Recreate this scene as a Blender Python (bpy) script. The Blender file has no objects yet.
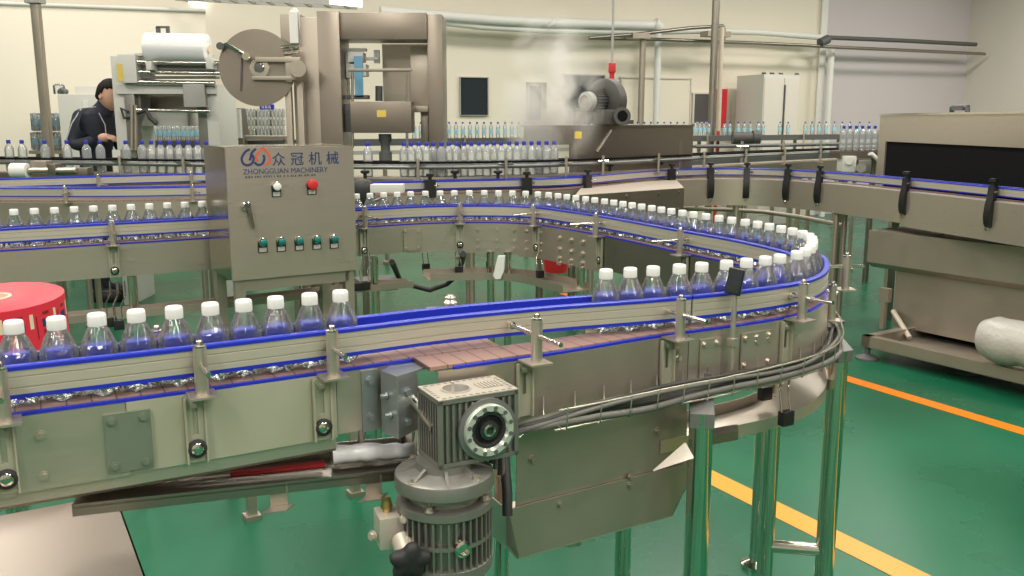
import bpy, bmesh, math, random
from mathutils import Vector, Matrix
random.seed(7)
C = bpy.context.scene
COL = C.collection
PI = math.pi
R = math.radians

# ------------------------------------------------------------------ camera
F, HZ, CH = 900.0, 121.0, 1.55
PITCH = math.atan((288 - HZ) / F)
cam = bpy.data.cameras.new('camera')
cam.sensor_width = 36
cam.lens = F / 1024 * 36
cam.clip_end = 80
cam_o = bpy.data.objects.new('camera', cam)
COL.objects.link(cam_o)
cam_o.location = (0, 0, CH)
cam_o.rotation_euler = (PI / 2 - PITCH, 0, 0)
C.camera = cam_o


def ray(px, py):
    X, Y = (px - 512) / F, (py - 288) / F
    return Vector((X, math.cos(PITCH) - Y * math.sin(PITCH), -(math.sin(PITCH) + Y * math.cos(PITCH))))


def at(px, py, z):
    """point of the horizontal plane z that the photo shows at px, py"""
    d = ray(px, py)
    t = (z - CH) / d.z
    return Vector((d.x * t, d.y * t, z))


def aty(px, py, y):
    """point at distance y along the floor that the photo shows at px, py"""
    d = ray(px, py)
    t = y / d.y
    return Vector((d.x * t, y, CH + d.z * t))


# ------------------------------------------------------------------ materials
def mat(name, col, rough=.5, metal=0, coat=0, noise=0, nscale=30, spec=.5, bump=0, stretch=None, emit=0):
    m = bpy.data.materials.new(name)
    m.use_nodes = True
    nt = m.node_tree
    b = nt.nodes['Principled BSDF']
    c = (*col, 1)
    b.inputs['Base Color'].default_value = c
    b.inputs['Roughness'].default_value = rough
    b.inputs['Metallic'].default_value = metal
    b.inputs['Coat Weight'].default_value = coat
    b.inputs['Coat Roughness'].default_value = .08
    b.inputs['Specular IOR Level'].default_value = spec
    if emit:
        b.inputs['Emission Color'].default_value = c
        b.inputs['Emission Strength'].default_value = emit
    if noise or bump:
        tc = nt.nodes.new('ShaderNodeTexCoord')
        mp = nt.nodes.new('ShaderNodeMapping')
        if stretch:
            mp.inputs['Scale'].default_value = stretch
        n = nt.nodes.new('ShaderNodeTexNoise')
        n.inputs['Scale'].default_value = nscale
        n.inputs['Detail'].default_value = 4
        nt.links.new(tc.outputs['Object'], mp.inputs[0])
        nt.links.new(mp.outputs[0], n.inputs[0])
        if noise:
            r = nt.nodes.new('ShaderNodeMapRange')
            r.inputs['To Min'].default_value = max(.02, rough - noise)
            r.inputs['To Max'].default_value = min(1, rough + noise)
            nt.links.new(n.outputs[0], r.inputs[0])
            nt.links.new(r.outputs[0], b.inputs['Roughness'])
            mx = nt.nodes.new('ShaderNodeMix')
            mx.data_type = 'RGBA'
            mx.inputs[6].default_value = tuple(x * (1 - noise * .6) for x in col) + (1,)
            mx.inputs[7].default_value = tuple(min(1, x * (1 + noise * .5)) for x in col) + (1,)
            nt.links.new(n.outputs[0], mx.inputs[0])
            nt.links.new(mx.outputs[2], b.inputs['Base Color'])
        if bump:
            bp = nt.nodes.new('ShaderNodeBump')
            bp.inputs['Strength'].default_value = bump
            bp.inputs['Distance'].default_value = .004
            nt.links.new(n.outputs[0], bp.inputs['Height'])
            nt.links.new(bp.outputs[0], b.inputs['Normal'])
    return m


M = {}
M['steel'] = mat('brushed stainless', (.60, .53, .45), .30, .78, noise=.06, nscale=9, stretch=(1, 1, 12))
M['steel_shine'] = mat('polished stainless', (.72, .67, .60), .13, 1)
M['steel_dull'] = mat('dull stainless', (.44, .385, .32), .42, .78, noise=.10, nscale=6)
M['steel_dark'] = mat('dark stainless', (.33, .30, .26), .38, 1, noise=.08, nscale=8)
M['steel_warm'] = mat('warm stainless sheet', (.28, .24, .20), .34, .9, noise=.08, nscale=5)
M['alu'] = mat('anodised aluminium', (.58, .525, .445), .42, .5)
M['deck'] = mat('pale deck plate', (.45, .385, .325), .45)
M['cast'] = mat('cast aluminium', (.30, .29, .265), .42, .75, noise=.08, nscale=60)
M['cast_dark'] = mat('dark cast aluminium', (.25, .25, .24), .45, .7)
M['cast_green'] = mat('pale cast flange', (.62, .66, .58), .40, .55)
M['zinc'] = mat('zinc plate', (.40, .43, .44), .40, .8, noise=.08, nscale=14)
M['zinc_green'] = mat('olive zinc plate', (.46, .45, .34), .45, .35, noise=.06, nscale=14)
M['blue'] = mat('blue plastic', (.014, .028, .42), .34)
M['blue_cap'] = mat('blue cap plastic', (.02, .03, .40), .4)
M['white_cap'] = mat('white cap plastic', (.80, .78, .745), .38)
M['black'] = mat('black plastic', (.012, .012, .013), .42)
M['rubber'] = mat('dull black rubber', (.02, .02, .02), .65)
M['cream'] = mat('cream wall panel', (.87, .80, .67), .5, noise=.03, nscale=1.2)
M['greywall'] = mat('grey wall panel', (.66, .60, .62), .5, noise=.03, nscale=1)
M['rightwall'] = mat('pale grey wall panel', (.70, .65, .58), .5, noise=.03, nscale=1)
M['ceil'] = mat('grey ceiling', (.42, .41, .39), .7)
M['dimwall'] = mat('dim wall panel', (.40, .375, .33), .6)
M['zinc_dark'] = mat('green grey joint plate', (.25, .29, .23), .42, .6, noise=.06, nscale=14)
M['white'] = mat('white paint', (.80, .79, .75), .45)
M['offwhite'] = mat('off white machine paint', (.66, .65, .60), .45)
M['greypaint'] = mat('grey machine paint', (.40, .39, .36), .5)
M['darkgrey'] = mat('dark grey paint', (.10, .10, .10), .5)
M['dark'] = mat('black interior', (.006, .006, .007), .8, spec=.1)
M['red'] = mat('red plastic', (.62, .025, .03), .4)
M['redlabel'] = mat('red label paper', (.62, .012, .03), .45)
M['redtop'] = mat('pink red roll face', (.72, .030, .055), .5, noise=.06, nscale=40)
M['card'] = mat('cardboard core', (.75, .62, .45), .7)
M['green'] = mat('green push button', (.008, .17, .16), .35)
M['brass'] = mat('brass', (.62, .44, .18), .3, 1)
M['logo_blue'] = mat('dark blue print', (.020, .034, .13), .5)
M['darkred'] = mat('dark red print', (.26, .008, .015), .5)
M['logo_red'] = mat('orange red print', (.62, .10, .06), .5)
M['yellow'] = mat('yellow label', (.75, .55, .10), .5)
M['skin'] = mat('skin', (.62, .36, .26), .5)
M['hair'] = mat('black hair', (.012, .01, .009), .7, spec=.2)
M['navy'] = mat('navy jacket cloth', (.022, .025, .04), .8, noise=.05, nscale=40)
M['stripe'] = mat('pale piping', (.45, .45, .47), .7)
M['trousers'] = mat('black trousers', (.015, .015, .018), .8)
M['film'] = mat('white stretch film', (.86, .86, .87), .3, coat=.3)
M['glassdark'] = mat('dark window glass', (.035, .045, .05), .08)
M['cable'] = mat('grey cable sheath', (.13, .125, .11), .5)
M['cable_black'] = mat('black cable sheath', (.035, .034, .03), .5)
M['pinkpipe'] = mat('plastic wrapped pipe', (.62, .52, .42), .4)
M['foil'] = mat('crumpled plastic wrap', (.45, .43, .39), .3, bump=1.0, nscale=35)
M['labelprint'] = mat('pale blue label print', (.34, .60, .70), .4)
M['webprint'] = mat('blue printed sleeve web', (.16, .38, .55), .4)
M['steel_side'] = mat('mirror brushed stainless', (.62, .57, .50), .17, 1, noise=.03, nscale=9, stretch=(1, 1, 12))
M['motor'] = mat('grey motor paint', (.070, .066, .060), .5, noise=.1, nscale=20)
M['screen'] = mat('dark sensor face', (.03, .035, .04), .25)
M['pack'] = mat('pale blue wrapped packs', (.62, .74, .80), .25)


def pet(name, tint, white, tmul, refr=0):
    """clear plastic: mostly see-through, with a fresnel shine and a faint milky body"""
    m = bpy.data.materials.new(name)
    m.use_nodes = True
    nt = m.node_tree
    nt.nodes.clear()
    out = nt.nodes.new('ShaderNodeOutputMaterial')
    tr = nt.nodes.new('ShaderNodeBsdfTransparent')
    tr.inputs[0].default_value = (*tint, 1)
    gl = nt.nodes.new('ShaderNodeBsdfGlossy')
    gl.inputs['Roughness'].default_value = .07
    gl.inputs[0].default_value = (1, 1, 1, 1)
    df = nt.nodes.new('ShaderNodeBsdfDiffuse')
    df.inputs[0].default_value = (.85, .87, .9, 1)
    lw = nt.nodes.new('ShaderNodeFresnel')
    lw.inputs[0].default_value = 1.5
    fc = nt.nodes.new('ShaderNodeLayerWeight')
    fc.inputs[0].default_value = .25
    mr = nt.nodes.new('ShaderNodeMath')
    mr.operation = 'MULTIPLY'
    mr.inputs[1].default_value = white
    ad = nt.nodes.new('ShaderNodeMath')
    ad.operation = 'ADD'
    ad.inputs[1].default_value = tmul
    m1 = nt.nodes.new('ShaderNodeMixShader')
    m2 = nt.nodes.new('ShaderNodeMixShader')
    nt.links.new(fc.outputs['Facing'], mr.inputs[0])
    nt.links.new(mr.outputs[0], ad.inputs[0])
    nt.links.new(ad.outputs[0], m1.inputs[0])
    nt.links.new(tr.outputs[0], m1.inputs[1])
    nt.links.new(df.outputs[0], m1.inputs[2])
    nt.links.new(lw.outputs[0], m2.inputs[0])
    if refr:
        rf = nt.nodes.new('ShaderNodeBsdfRefraction')
        rf.inputs['IOR'].default_value = 1.33
        rf.inputs['Roughness'].default_value = 0
        rf.inputs[0].default_value = (1, 1, 1, 1)
        m3 = nt.nodes.new('ShaderNodeMixShader')
        m3.inputs[0].default_value = refr
        nt.links.new(m1.outputs[0], m3.inputs[1])
        nt.links.new(rf.outputs[0], m3.inputs[2])
        nt.links.new(m3.outputs[0], m2.inputs[1])
    else:
        nt.links.new(m1.outputs[0], m2.inputs[1])
    nt.links.new(gl.outputs[0], m2.inputs[2])
    nt.links.new(m2.outputs[0], out.inputs[0])
    return m


M['pet'] = pet('clear bottle plastic', (.985, .988, .995), .50, .035, .36)
M['pet_far'] = pet('clear filled bottle', (.93, .95, .93), .35, .26)
M['wrap'] = pet('clear shrink wrap', (.95, .97, .99), .25, .07)


def link_tex(m, build):
    nt = m.node_tree
    build(nt, nt.nodes['Principled BSDF'])


# floor: glossy green epoxy, patchy where it is wet or worn
def floor_nodes(nt, b):
    tc = nt.nodes.new('ShaderNodeTexCoord')
    n1 = nt.nodes.new('ShaderNodeTexNoise')
    n1.inputs['Scale'].default_value = 1.1
    n1.inputs['Detail'].default_value = 5
    n2 = nt.nodes.new('ShaderNodeTexVoronoi')
    n2.inputs['Scale'].default_value = 1.3
    mx = nt.nodes.new('ShaderNodeMix')
    mx.data_type = 'RGBA'
    mx.inputs[6].default_value = (.003, .070, .032, 1)
    mx.inputs[7].default_value = (.009, .128, .062, 1)
    add = nt.nodes.new('ShaderNodeMath')
    add.operation = 'MULTIPLY_ADD'
    add.inputs[1].default_value = .35
    cr = nt.nodes.new('ShaderNodeMapRange')
    cr.inputs['From Min'].default_value = .40
    cr.inputs['From Max'].default_value = .85
    nt.links.new(tc.outputs['Object'], n1.inputs[0])
    nt.links.new(tc.outputs['Object'], n2.inputs[0])
    nt.links.new(n2.outputs['Distance'], add.inputs[0])
    nt.links.new(n1.outputs[0], add.inputs[2])
    nt.links.new(add.outputs[0], cr.inputs[0])
    nt.links.new(cr.outputs[0], mx.inputs[0])
    nt.links.new(mx.outputs[2], b.inputs['Base Color'])
    rr = nt.nodes.new('ShaderNodeMapRange')
    rr.inputs['To Min'].default_value = .18
    rr.inputs['To Max'].default_value = .38
    nt.links.new(n1.outputs[0], rr.inputs[0])
    nt.links.new(rr.outputs[0], b.inputs['Roughness'])


M['floor'] = mat('green epoxy floor', (.01, .18, .09), .2, spec=.22)
link_tex(M['floor'], floor_nodes)
M['yellowline'] = mat('yellow floor paint', (.80, .32, .012), .35)
M['orangeline'] = mat('orange floor paint', (.86, .22, .006), .35)


def belt_nodes(nt, b):
    """chain plates: dark joints every 38 mm along the run (the UV runs in metres)"""
    uv = nt.nodes.new('ShaderNodeUVMap')
    sp = nt.nodes.new('ShaderNodeSeparateXYZ')
    nt.links.new(uv.outputs[0], sp.inputs[0])
    d = nt.nodes.new('ShaderNodeMath')
    d.operation = 'DIVIDE'
    d.inputs[1].default_value = .038
    f = nt.nodes.new('ShaderNodeMath')
    f.operation = 'FRACT'
    lt = nt.nodes.new('ShaderNodeMath')
    lt.operation = 'LESS_THAN'
    lt.inputs[1].default_value = .07
    nt.links.new(sp.outputs[0], d.inputs[0])
    nt.links.new(d.outputs[0], f.inputs[0])
    nt.links.new(f.outputs[0], lt.inputs[0])
    mx = nt.nodes.new('ShaderNodeMix')
    mx.data_type = 'RGBA'
    mx.inputs[6].default_value = (.33, .205, .165, 1)
    mx.inputs[7].default_value = (.10, .06, .05, 1)
    nt.links.new(lt.outputs[0], mx.inputs[0])
    nt.links.new(mx.outputs[2], b.inputs['Base Color'])


M['belt'] = mat('brown chain plates', (.5, .33, .28), .42)
link_tex(M['belt'], belt_nodes)


# ------------------------------------------------------------------ mesh building
class MB:
    def __init__(s):
        s.bm = bmesh.new()
        s.uv = s.bm.loops.layers.uv.new('UVMap')

    def face(s, vs):
        try:
            return s.bm.faces.new(vs)
        except ValueError:
            return None

    def prism(s, pts, off):
        """closed polygon of 3-D points pushed along off"""
        off = Vector(off)
        a = [s.bm.verts.new(Vector(p)) for p in pts]
        b = [s.bm.verts.new(Vector(p) + off) for p in pts]
        s.face(a)
        s.face(b[::-1])
        n = len(a)
        for i in range(n):
            s.face([a[i], b[i], b[(i + 1) % n], a[(i + 1) % n]])
        return s

    def box(s, c, size, rz=0, bev=0, rot=None):
        """box centred at c"""
        m = Matrix.Translation(Vector(c)) @ (rot.to_4x4() if rot else Matrix.Rotation(rz, 4, 'Z')) @ Matrix.Diagonal((*size, 1))
        r = bmesh.ops.create_cube(s.bm, size=1, matrix=m)
        if bev:
            es = list({e for v in r['verts'] for e in v.link_edges})
            bmesh.ops.bevel(s.bm, geom=es, offset=bev, segments=2, affect='EDGES', profile=.7)
        return s

    def obox(s, p, u, v, w):
        """box from corner p with edge vectors u, v, w"""
        p, u, v, w = map(Vector, (p, u, v, w))
        return s.prism([p, p + u, p + u + v, p + v], w)

    def cyl(s, a, b, r, r2=None, n=16, cap=True):
        a, b = Vector(a), Vector(b)
        r2 = r if r2 is None else r2
        t = (b - a).normalized()
        x = t.orthogonal().normalized()
        y = t.cross(x)
        ra = [s.bm.verts.new(a + (x * math.cos(2 * PI * i / n) + y * math.sin(2 * PI * i / n)) * r) for i in range(n)]
        rb = [s.bm.verts.new(b + (x * math.cos(2 * PI * i / n) + y * math.sin(2 * PI * i / n)) * r2) for i in range(n)]
        for i in range(n):
            s.face([ra[i], ra[(i + 1) % n], rb[(i + 1) % n], rb[i]])
        if cap:
            s.face(ra[::-1])
            s.face(rb)
        return s

    def tube(s, pts, r, n=8):
        pts = [Vector(p) for p in pts]
        rings = []
        x = None
        for i, p in enumerate(pts):
            t = (pts[min(i + 1, len(pts) - 1)] - pts[max(i - 1, 0)]).normalized()
            if x is None:
                x = t.orthogonal().normalized()
            x = (x - t * x.dot(t)).normalized()
            y = t.cross(x)
            rr = r[i] if isinstance(r, (list, tuple)) else r
            rings.append([s.bm.verts.new(p + (x * math.cos(2 * PI * k / n) + y * math.sin(2 * PI * k / n)) * rr) for k in range(n)])
        for a, b in zip(rings, rings[1:]):
            for k in range(n):
                s.face([a[k], a[(k + 1) % n], b[(k + 1) % n], b[k]])
        s.face(rings[0][::-1])
        s.face(rings[-1])
        return s

    def lathe(s, prof, c=(0, 0, 0), axis=(0, 0, 1), n=24, lobes=None, close=False):
        """prof: (radius, height) pairs turned about axis through c"""
        c = Vector(c)
        t = Vector(axis).normalized()
        x = Vector((1, 0, 0)) if abs(t.z) > .99 else t.orthogonal().normalized()
        y = t.cross(x)
        rings = []
        for (r, h) in prof:
            ring = []
            for i in range(n):
                a = 2 * PI * i / n
                rr, hh = r, h
                if lobes:
                    rr, hh = lobes(r, h, a)
                ring.append(s.bm.verts.new(c + t * hh + (x * math.cos(a) + y * math.sin(a)) * max(rr, 1e-5)))
            rings.append(ring)
        for a, b in zip(rings, rings[1:]):
            for i in range(n):
                s.face([a[i], a[(i + 1) % n], b[(i + 1) % n], b[i]])
        if close:
            for i in range(n):
                s.face([rings[-1][i], rings[-1][(i + 1) % n], rings[0][(i + 1) % n], rings[0][i]])
        else:
            s.face(rings[0][::-1])
            s.face(rings[-1])
        return s

    def sweep(s, path, prof, caps=True):
        """closed section prof of (side, z) pairs along a flat path; side is to the right of travel"""
        n = len(path)
        rings, L = [], 0
        Ls = []
        for i, p in enumerate(path):
            a, b = path[max(i - 1, 0)], path[min(i + 1, n - 1)]
            t = (b - a).normalized()
            nn = Vector((t.y, -t.x))
            if i:
                L += (p - path[i - 1]).length
            Ls.append(L)
            rings.append([s.bm.verts.new((p.x + nn.x * u, p.y + nn.y * u, z)) for (u, z) in prof])
        k = len(prof)
        for i in range(n - 1):
            for j in range(k):
                j2 = (j + 1) % k
                f = s.face([rings[i][j], rings[i + 1][j], rings[i + 1][j2], rings[i][j2]])
                if f:
                    for l, (ii, jj) in zip(f.loops, ((i, j), (i + 1, j), (i + 1, j2), (i, j2))):
                        l[s.uv].uv = (Ls[ii], prof[jj][0])
        if caps:
            s.face(rings[0][::-1])
            s.face(rings[-1])
        return s

    def bolt(s, c, axis, r=.008, h=.006):
        a = Vector(axis).normalized()
        c = Vector(c)
        s.cyl(c, c + a * h * .35, r * 1.45, n=14)
        s.cyl(c + a * h * .35, c + a * h, r, n=6)
        return s

    def build(s, name, m, parent=None, smooth=None, mats=None):
        bmesh.ops.recalc_face_normals(s.bm, faces=s.bm.faces)
        me = bpy.data.meshes.new(name)
        s.bm.to_mesh(me)
        s.bm.free()
        for mm in ([m] if mats is None else mats):
            me.materials.append(M[mm] if isinstance(mm, str) else mm)
        o = bpy.data.objects.new(name, me)
        COL.objects.link(o)
        if smooth:
            me.polygons.foreach_set('use_smooth', [True] * len(me.polygons))
            me.update()
            if smooth < 180:
                me.set_sharp_from_angle(angle=R(smooth))
        if parent is not None:
            put(o, parent)
        return o


def bolt_part(parent, c, axis, r, h, m='steel', name='bolt'):
    return MB().bolt(c, axis, r, h).build(name, m, parent, 30)


def base_of(o):
    p = Vector((0, 0, 0))
    while o is not None:
        p = p + o.location
        o = o.parent
    return p


def put(o, parent):
    """child keeps its place although the parent has a place of its own"""
    o.parent = parent
    if not parent.get('local'):
        o.location = -base_of(parent)


def tag(o, label=None, cat=None, group=None, kind=None):
    if label:
        o['label'] = label
    if cat:
        o['category'] = cat
    if group:
        o['group'] = group
    if kind:
        o['kind'] = kind
    return o


def thing(name, loc, label, cat, group=None, local=False):
    o = bpy.data.objects.new(name, None)
    COL.objects.link(o)
    o.empty_display_size = .05
    o.location = loc
    if local:
        o['local'] = 1
    return tag(o, label, cat, group)


def struct(o):
    o['kind'] = 'structure'
    return o


def copy_tree(o, parent=None):
    c = o.copy()
    COL.objects.link(c)
    c.parent = parent
    for ch in list(o.children):
        copy_tree(ch, c)
    return c


def set_tree(o, loc, rz=0):
    o.location = loc
    o.rotation_euler = (0, 0, rz)
    return o


# flat paths
def smooth_path(pts, step=.03, passes=2):
    P = [Vector(p) for p in pts]
    dense = []
    for i in range(len(P) - 1):
        p0, p1, p2, p3 = P[max(i - 1, 0)], P[i], P[i + 1], P[min(i + 2, len(P) - 1)]
        k = max(2, int((p2 - p1).length / .01))
        for j in range(k):
            t = j / k
            dense.append(.5 * ((2 * p1) + (p2 - p0) * t + (2 * p0 - 5 * p1 + 4 * p2 - p3) * t * t + (3 * p1 - p0 - 3 * p2 + p3) * t ** 3))
    dense.append(P[-1])
    out = resample(dense, step)
    for _ in range(passes):
        q = out[:]
        for i in range(1, len(out) - 1):
            q[i] = (out[i - 1] + out[i] * 2 + out[i + 1]) / 4
        out = q
    return out


def resample(P, step):
    out = [P[0].copy()]
    acc = 0
    for a, b in zip(P, P[1:]):
        d = (b - a).length
        if d < 1e-9:
            continue
        while acc + d >= step:
            t = (step - acc) / d
            a = a + (b - a) * t
            out.append(a.copy())
            d = (b - a).length
            acc = 0
        acc += d
    if (out[-1] - P[-1]).length > step * .3:
        out.append(P[-1].copy())
    return out


def length(P):
    return sum((b - a).length for a, b in zip(P, P[1:]))


def pos(P, s):
    for a, b in zip(P, P[1:]):
        d = (b - a).length
        if s <= d:
            return a + (b - a) * (s / max(d, 1e-9)), (b - a).normalized()
        s -= d
    t = (P[-1] - P[-2]).normalized()
    return P[-1] + t * s, t


def nearest(P, q):
    q = Vector(q)
    best, s, acc = 9e9, 0, 0
    for a, b in zip(P, P[1:]):
        d = (b - a).length
        t = max(0, min(1, (q - a).dot(b - a) / max(d * d, 1e-12)))
        e = (a + (b - a) * t - q).length
        if e < best:
            best, s = e, acc + d * t
        acc += d
    return s


def cut(P, s0, s1, step=.03):
    n = max(2, int((s1 - s0) / step))
    return [pos(P, s0 + (s1 - s0) * i / n)[0] for i in range(n + 1)]


def right(t):
    return Vector((t.y, -t.x))


def P3(v, z):
    return Vector((v.x, v.y, z))
# ------------------------------------------------------------------ the hall
def plane_box(name, c, size, m, rz=0):
    return struct(MB().box(c, size, rz).build(name, m))


plane_box('floor', (1, 6, -.05), (22, 26, .1), 'floor')
plane_box('ceiling', (1, 6, 4.55), (22, 26, .1), 'ceil')
bw = Vector((1, .42)).normalized()         # the back wall runs away to the right
bo = Vector((-1, 12.6))


def wall(name, a, b, z0, z1, m, th=.12):
    a, b = Vector(a), Vector(b)
    t = (b - a).normalized()
    nn = Vector((-t.y, t.x))
    return struct(MB().obox(P3(a, z0), P3(b - a, 0), P3(nn * th, 0), (0, 0, z1 - z0)).build(name, m))


cor = bo + bw * ((5.02 + 1) / bw.x)
cor2 = bo + bw * ((8.05 + 1) / bw.x)
wall('wall_back', bo - bw * 7, cor, 0, 4.5, 'cream')
wall('wall_recess', cor + Vector((.02, .05)), cor2, 0, 4.5, 'greywall')
rd = Vector((bw.y, -bw.x))
wall('wall_right', cor2, cor2 + rd * 17, 0, 4.5, 'rightwall')
wall('wall_front', (12, -4), (-9, -4), 0, 4.5, 'dimwall')
wall('wall_left', (-9, -4), (-9, 12), 0, 4.5, 'dimwall')
# two yellow aisle lines, one bright orange
for n, (L, m_) in enumerate((((((848, 375.4), (848, 382.5), (1024, 428.3), (1024, 435.5))), 'orangeline'), ((((713.3, 469.4), (713, 488), (935.7, 575.7), (885.6, 575.7))), 'yellowline'))):
    a, b, c, d = [at(*q, 0).xy for q in L]
    m0, m1 = (a + b) / 2, (c + d) / 2
    t = (m1 - m0).normalized()
    w_ = (.10, .118)[n]
    k = MB().obox(P3(m0 - t * 3.2 - right(t) * w_ / 2, .0005), P3(t * 8, 0), P3(right(t) * w_, 0), (0, 0, .0015))
    struct(k.build('trim_%d' % (n + 1), m_))
# ------------------------------------------------------------------ the looping bottle line
BELT, RT, RB = 1.09, 1.165, 1.11           # belt top, guide rail top and bottom
c0, d0 = Vector((-.17723, 1.76740)), Vector((.88488, .46583))
n0 = right(d0)


def fr(s, off):
    """near straight: s along the run, off towards the viewer"""
    return c0 + d0 * s + n0 * off


PA = smooth_path([(-1.75, .905), (-1.10, 1.274), (-.835, 1.425), (-.707, 1.491), (-.549, 1.577), (-.42, 1.651), (-.31, 1.713), (-.164, 1.801), (-.045, 1.857),
                  (.082, 1.912), (.214, 1.957), (.30, 1.987), (.506, 2.081), (.674, 2.190), (.740, 2.267), (.792, 2.36), (.837, 2.488), (.866, 2.593), (.870, 2.66),
                  (.853, 2.745), (.79, 2.945), (.70, 3.135), (.62, 3.295), (.535, 3.485), (.405, 3.745), (.255, 3.99), (.14, 4.15), (0, 4.225), (-.2, 4.24), (-.44, 4.19),
                  (-.70, 4.035), (-1.26, 3.66), (-1.56, 3.487), (-1.887, 3.297), (-2.6, 2.87)], .03, 6)
LA = length(PA)
sT = nearest(PA, fr(.62, 0))               # where the two frames' rails meet
s_apex = nearest(PA, (.88, 2.6))
near_box = nearest(PA, (-.95, 3.87))


def rail_set(parent, path, name_label=None):
    """two guide rails: grooved aluminium outside, blue plastic inside, over and under"""
    for sg in (1, -1):
        g = .0015
        prof = [(.037, RB + .007), (.0465, RB + .007), (.0465, RB + .016), (.0465 - g, RB + .0165), (.0465 - g, RB + .0185), (.0465, RB + .019),
                (.0465, RB + .034), (.0465 - g, RB + .0345), (.0465 - g, RB + .0365), (.0465, RB + .037), (.0465, RT - .008), (.037, RT - .008)]
        m = MB().sweep(path, [(u * sg, z) for u, z in prof])
        r = m.build('guide_rail', 'alu', parent, 30)
        lin = [(.0335, RB), (.047, RB), (.047, RB + .007), (.037, RB + .007), (.037, RT - .008), (.048, RT - .008), (.048, RT - .002), (.046, RT), (.0355, RT), (.0335, RT - .002)]
        MB().sweep(path, [(u * sg, z) for u, z in lin]).build('rail_liner', 'blue', r, 40)


def spx(P, px, off, z, py=None, s0=0, s1=None):
    """run length at which the point off to the side of path P shows at px (nearest to py when the run passes twice)"""
    best, bs = 9e9, 0
    s1 = s1 or length(P)
    n = int((s1 - s0) / .004)
    acc, i = 0, 0
    for a, b in zip(P, P[1:]):
        d = (b - a).length
        t = (b - a).normalized()
        m = max(1, int(d / .005))
        for j in range(m):
            s = acc + d * j / m
            if s0 <= s <= s1:
                q = a + (b - a) * (j / m) + right(t) * off
                dz = CH - z
                zc = q.y * math.cos(PITCH) + dz * math.sin(PITCH)
                X = 512 + F * q.x / zc
                Y = 288 + F * (dz * math.cos(PITCH) - q.y * math.sin(PITCH)) / zc
                e = abs(X - px) + (abs(Y - py) * .2 if py else 0)
                if e < best:
                    best, bs = e, s
        acc += d
    return bs


def post(parent, p, t, zb, sg=1, rod=.16, lean=0, rodz=1.137, mat_='steel', out=.082, h=None, rail=.046):
    """rail clamp: foot plate, round post with a cap screw, and the cross rod that holds the rail"""
    nn = right(t) * sg
    q = p + nn * out
    zt = RT + .004 if h is None else h
    m = MB()
    m.obox(P3(q - t * .024 - nn * .034, zb), P3(t * .048, 0), P3(nn * .058, 0), (0, 0, .004))
    m.cyl(P3(q, zb), P3(q, zt), .0115, n=16)
    br = m.build('rail_clamp', mat_, parent, 40)
    a = P3(p + nn * rail, rodz)
    dirv = (P3(nn, 0) + P3(t, 0) * lean).normalized()
    k = MB().cyl(a, a + dirv * rod, .0048, n=10)
    k.cyl(a, a + dirv * .012, .008, n=10)
    k.build('clamp_rod', 'steel_shine', br, 40)
    MB().lathe([(.0115, 0), (.0115, .003), (.006, .004), (.006, .010), (.0045, .012)], P3(q, zt), n=14).build('cap_screw', 'steel_shine', br, 40)
    return br


def slot_plate(parent, p, t, ztop, zbot, sg=1, off=.054, knob=True, w=.036):
    """slotted adjusting plate on the side panel, with a black knob at its foot"""
    nn = right(t) * sg
    q = p + nn * off
    m = MB()
    hw = w / 2
    sw, s0, s1 = .0045, zbot + (ztop - zbot) * .42, ztop - .020
    # frame of bars around the slot
    for (x0, x1, z0, z1) in ((-hw, -sw, zbot, ztop), (sw, hw, zbot, ztop), (-sw, sw, s1, ztop), (-sw, sw, zbot, s0)):
        m.obox(P3(q + t * x0, z0), P3(t * (x1 - x0), 0), P3(nn * .004, 0), (0, 0, z1 - z0))
    m.obox(P3(q - t * hw, zbot), P3(t * .003, 0), P3(nn * .012, 0), (0, 0, ztop - zbot))
    m.obox(P3(q + t * (hw - .003), zbot), P3(t * .003, 0), P3(nn * .012, 0), (0, 0, ztop - zbot))
    m.bolt(P3(q + nn * .004, ztop - .013), P3(nn, 0), .005, .006)
    b = m.build('slotted_plate', 'zinc_green', parent, 30)
    if knob:
        k = P3(q + nn * .004, zbot + .026)
        MB().lathe([(.0155, 0), (.0165, .002), (.0165, .008), (.0115, .010), (.0115, .006)], k, P3(nn, 0), 24).build('knob_ring', 'rubber', b, 40)
        MB().lathe([(.0112, .003), (.0112, .009), (.008, .011), (.004, .011), (.004, .014)], k, P3(nn, 0), 20).build('knob_disc', 'steel_shine', b, 40)
    return b


def cover_plate(parent, p, t, w, z0, z1, m, sg=1, off=.054, inset=.012, name='joint_plate', th=.004, br=.0055):
    nn = right(t) * sg
    q = p + nn * off
    k = MB().obox(P3(q - t * w / 2, z0), P3(t * w, 0), P3(nn * th, 0), (0, 0, z1 - z0))
    for a in (-1, 1):
        for z in (z0 + inset, z1 - inset):
            k.bolt(P3(q + t * a * (w / 2 - inset) + nn * th, z), P3(nn, 0), br, .006)
    return k.build(name, m, parent, 30)


def panel(parent, path, u, z0, z1, m, th=.003, name='side_panel', lip=.012):
    sg = 1 if u > 0 else -1
    a, b = u, u + th * sg
    prof = [(a, z0), (b, z0), (b, z1), (a, z1)]
    if lip:
        prof = [(a - lip * sg, z0), (b, z0), (b, z1), (a - lip * sg, z1), (a - lip * sg, z1 - .002), (a, z1 - .002), (a, z0 + .002), (a - lip * sg, z0 + .002)]
    return MB().sweep(path, prof).build(name, m, parent, 30)


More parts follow.
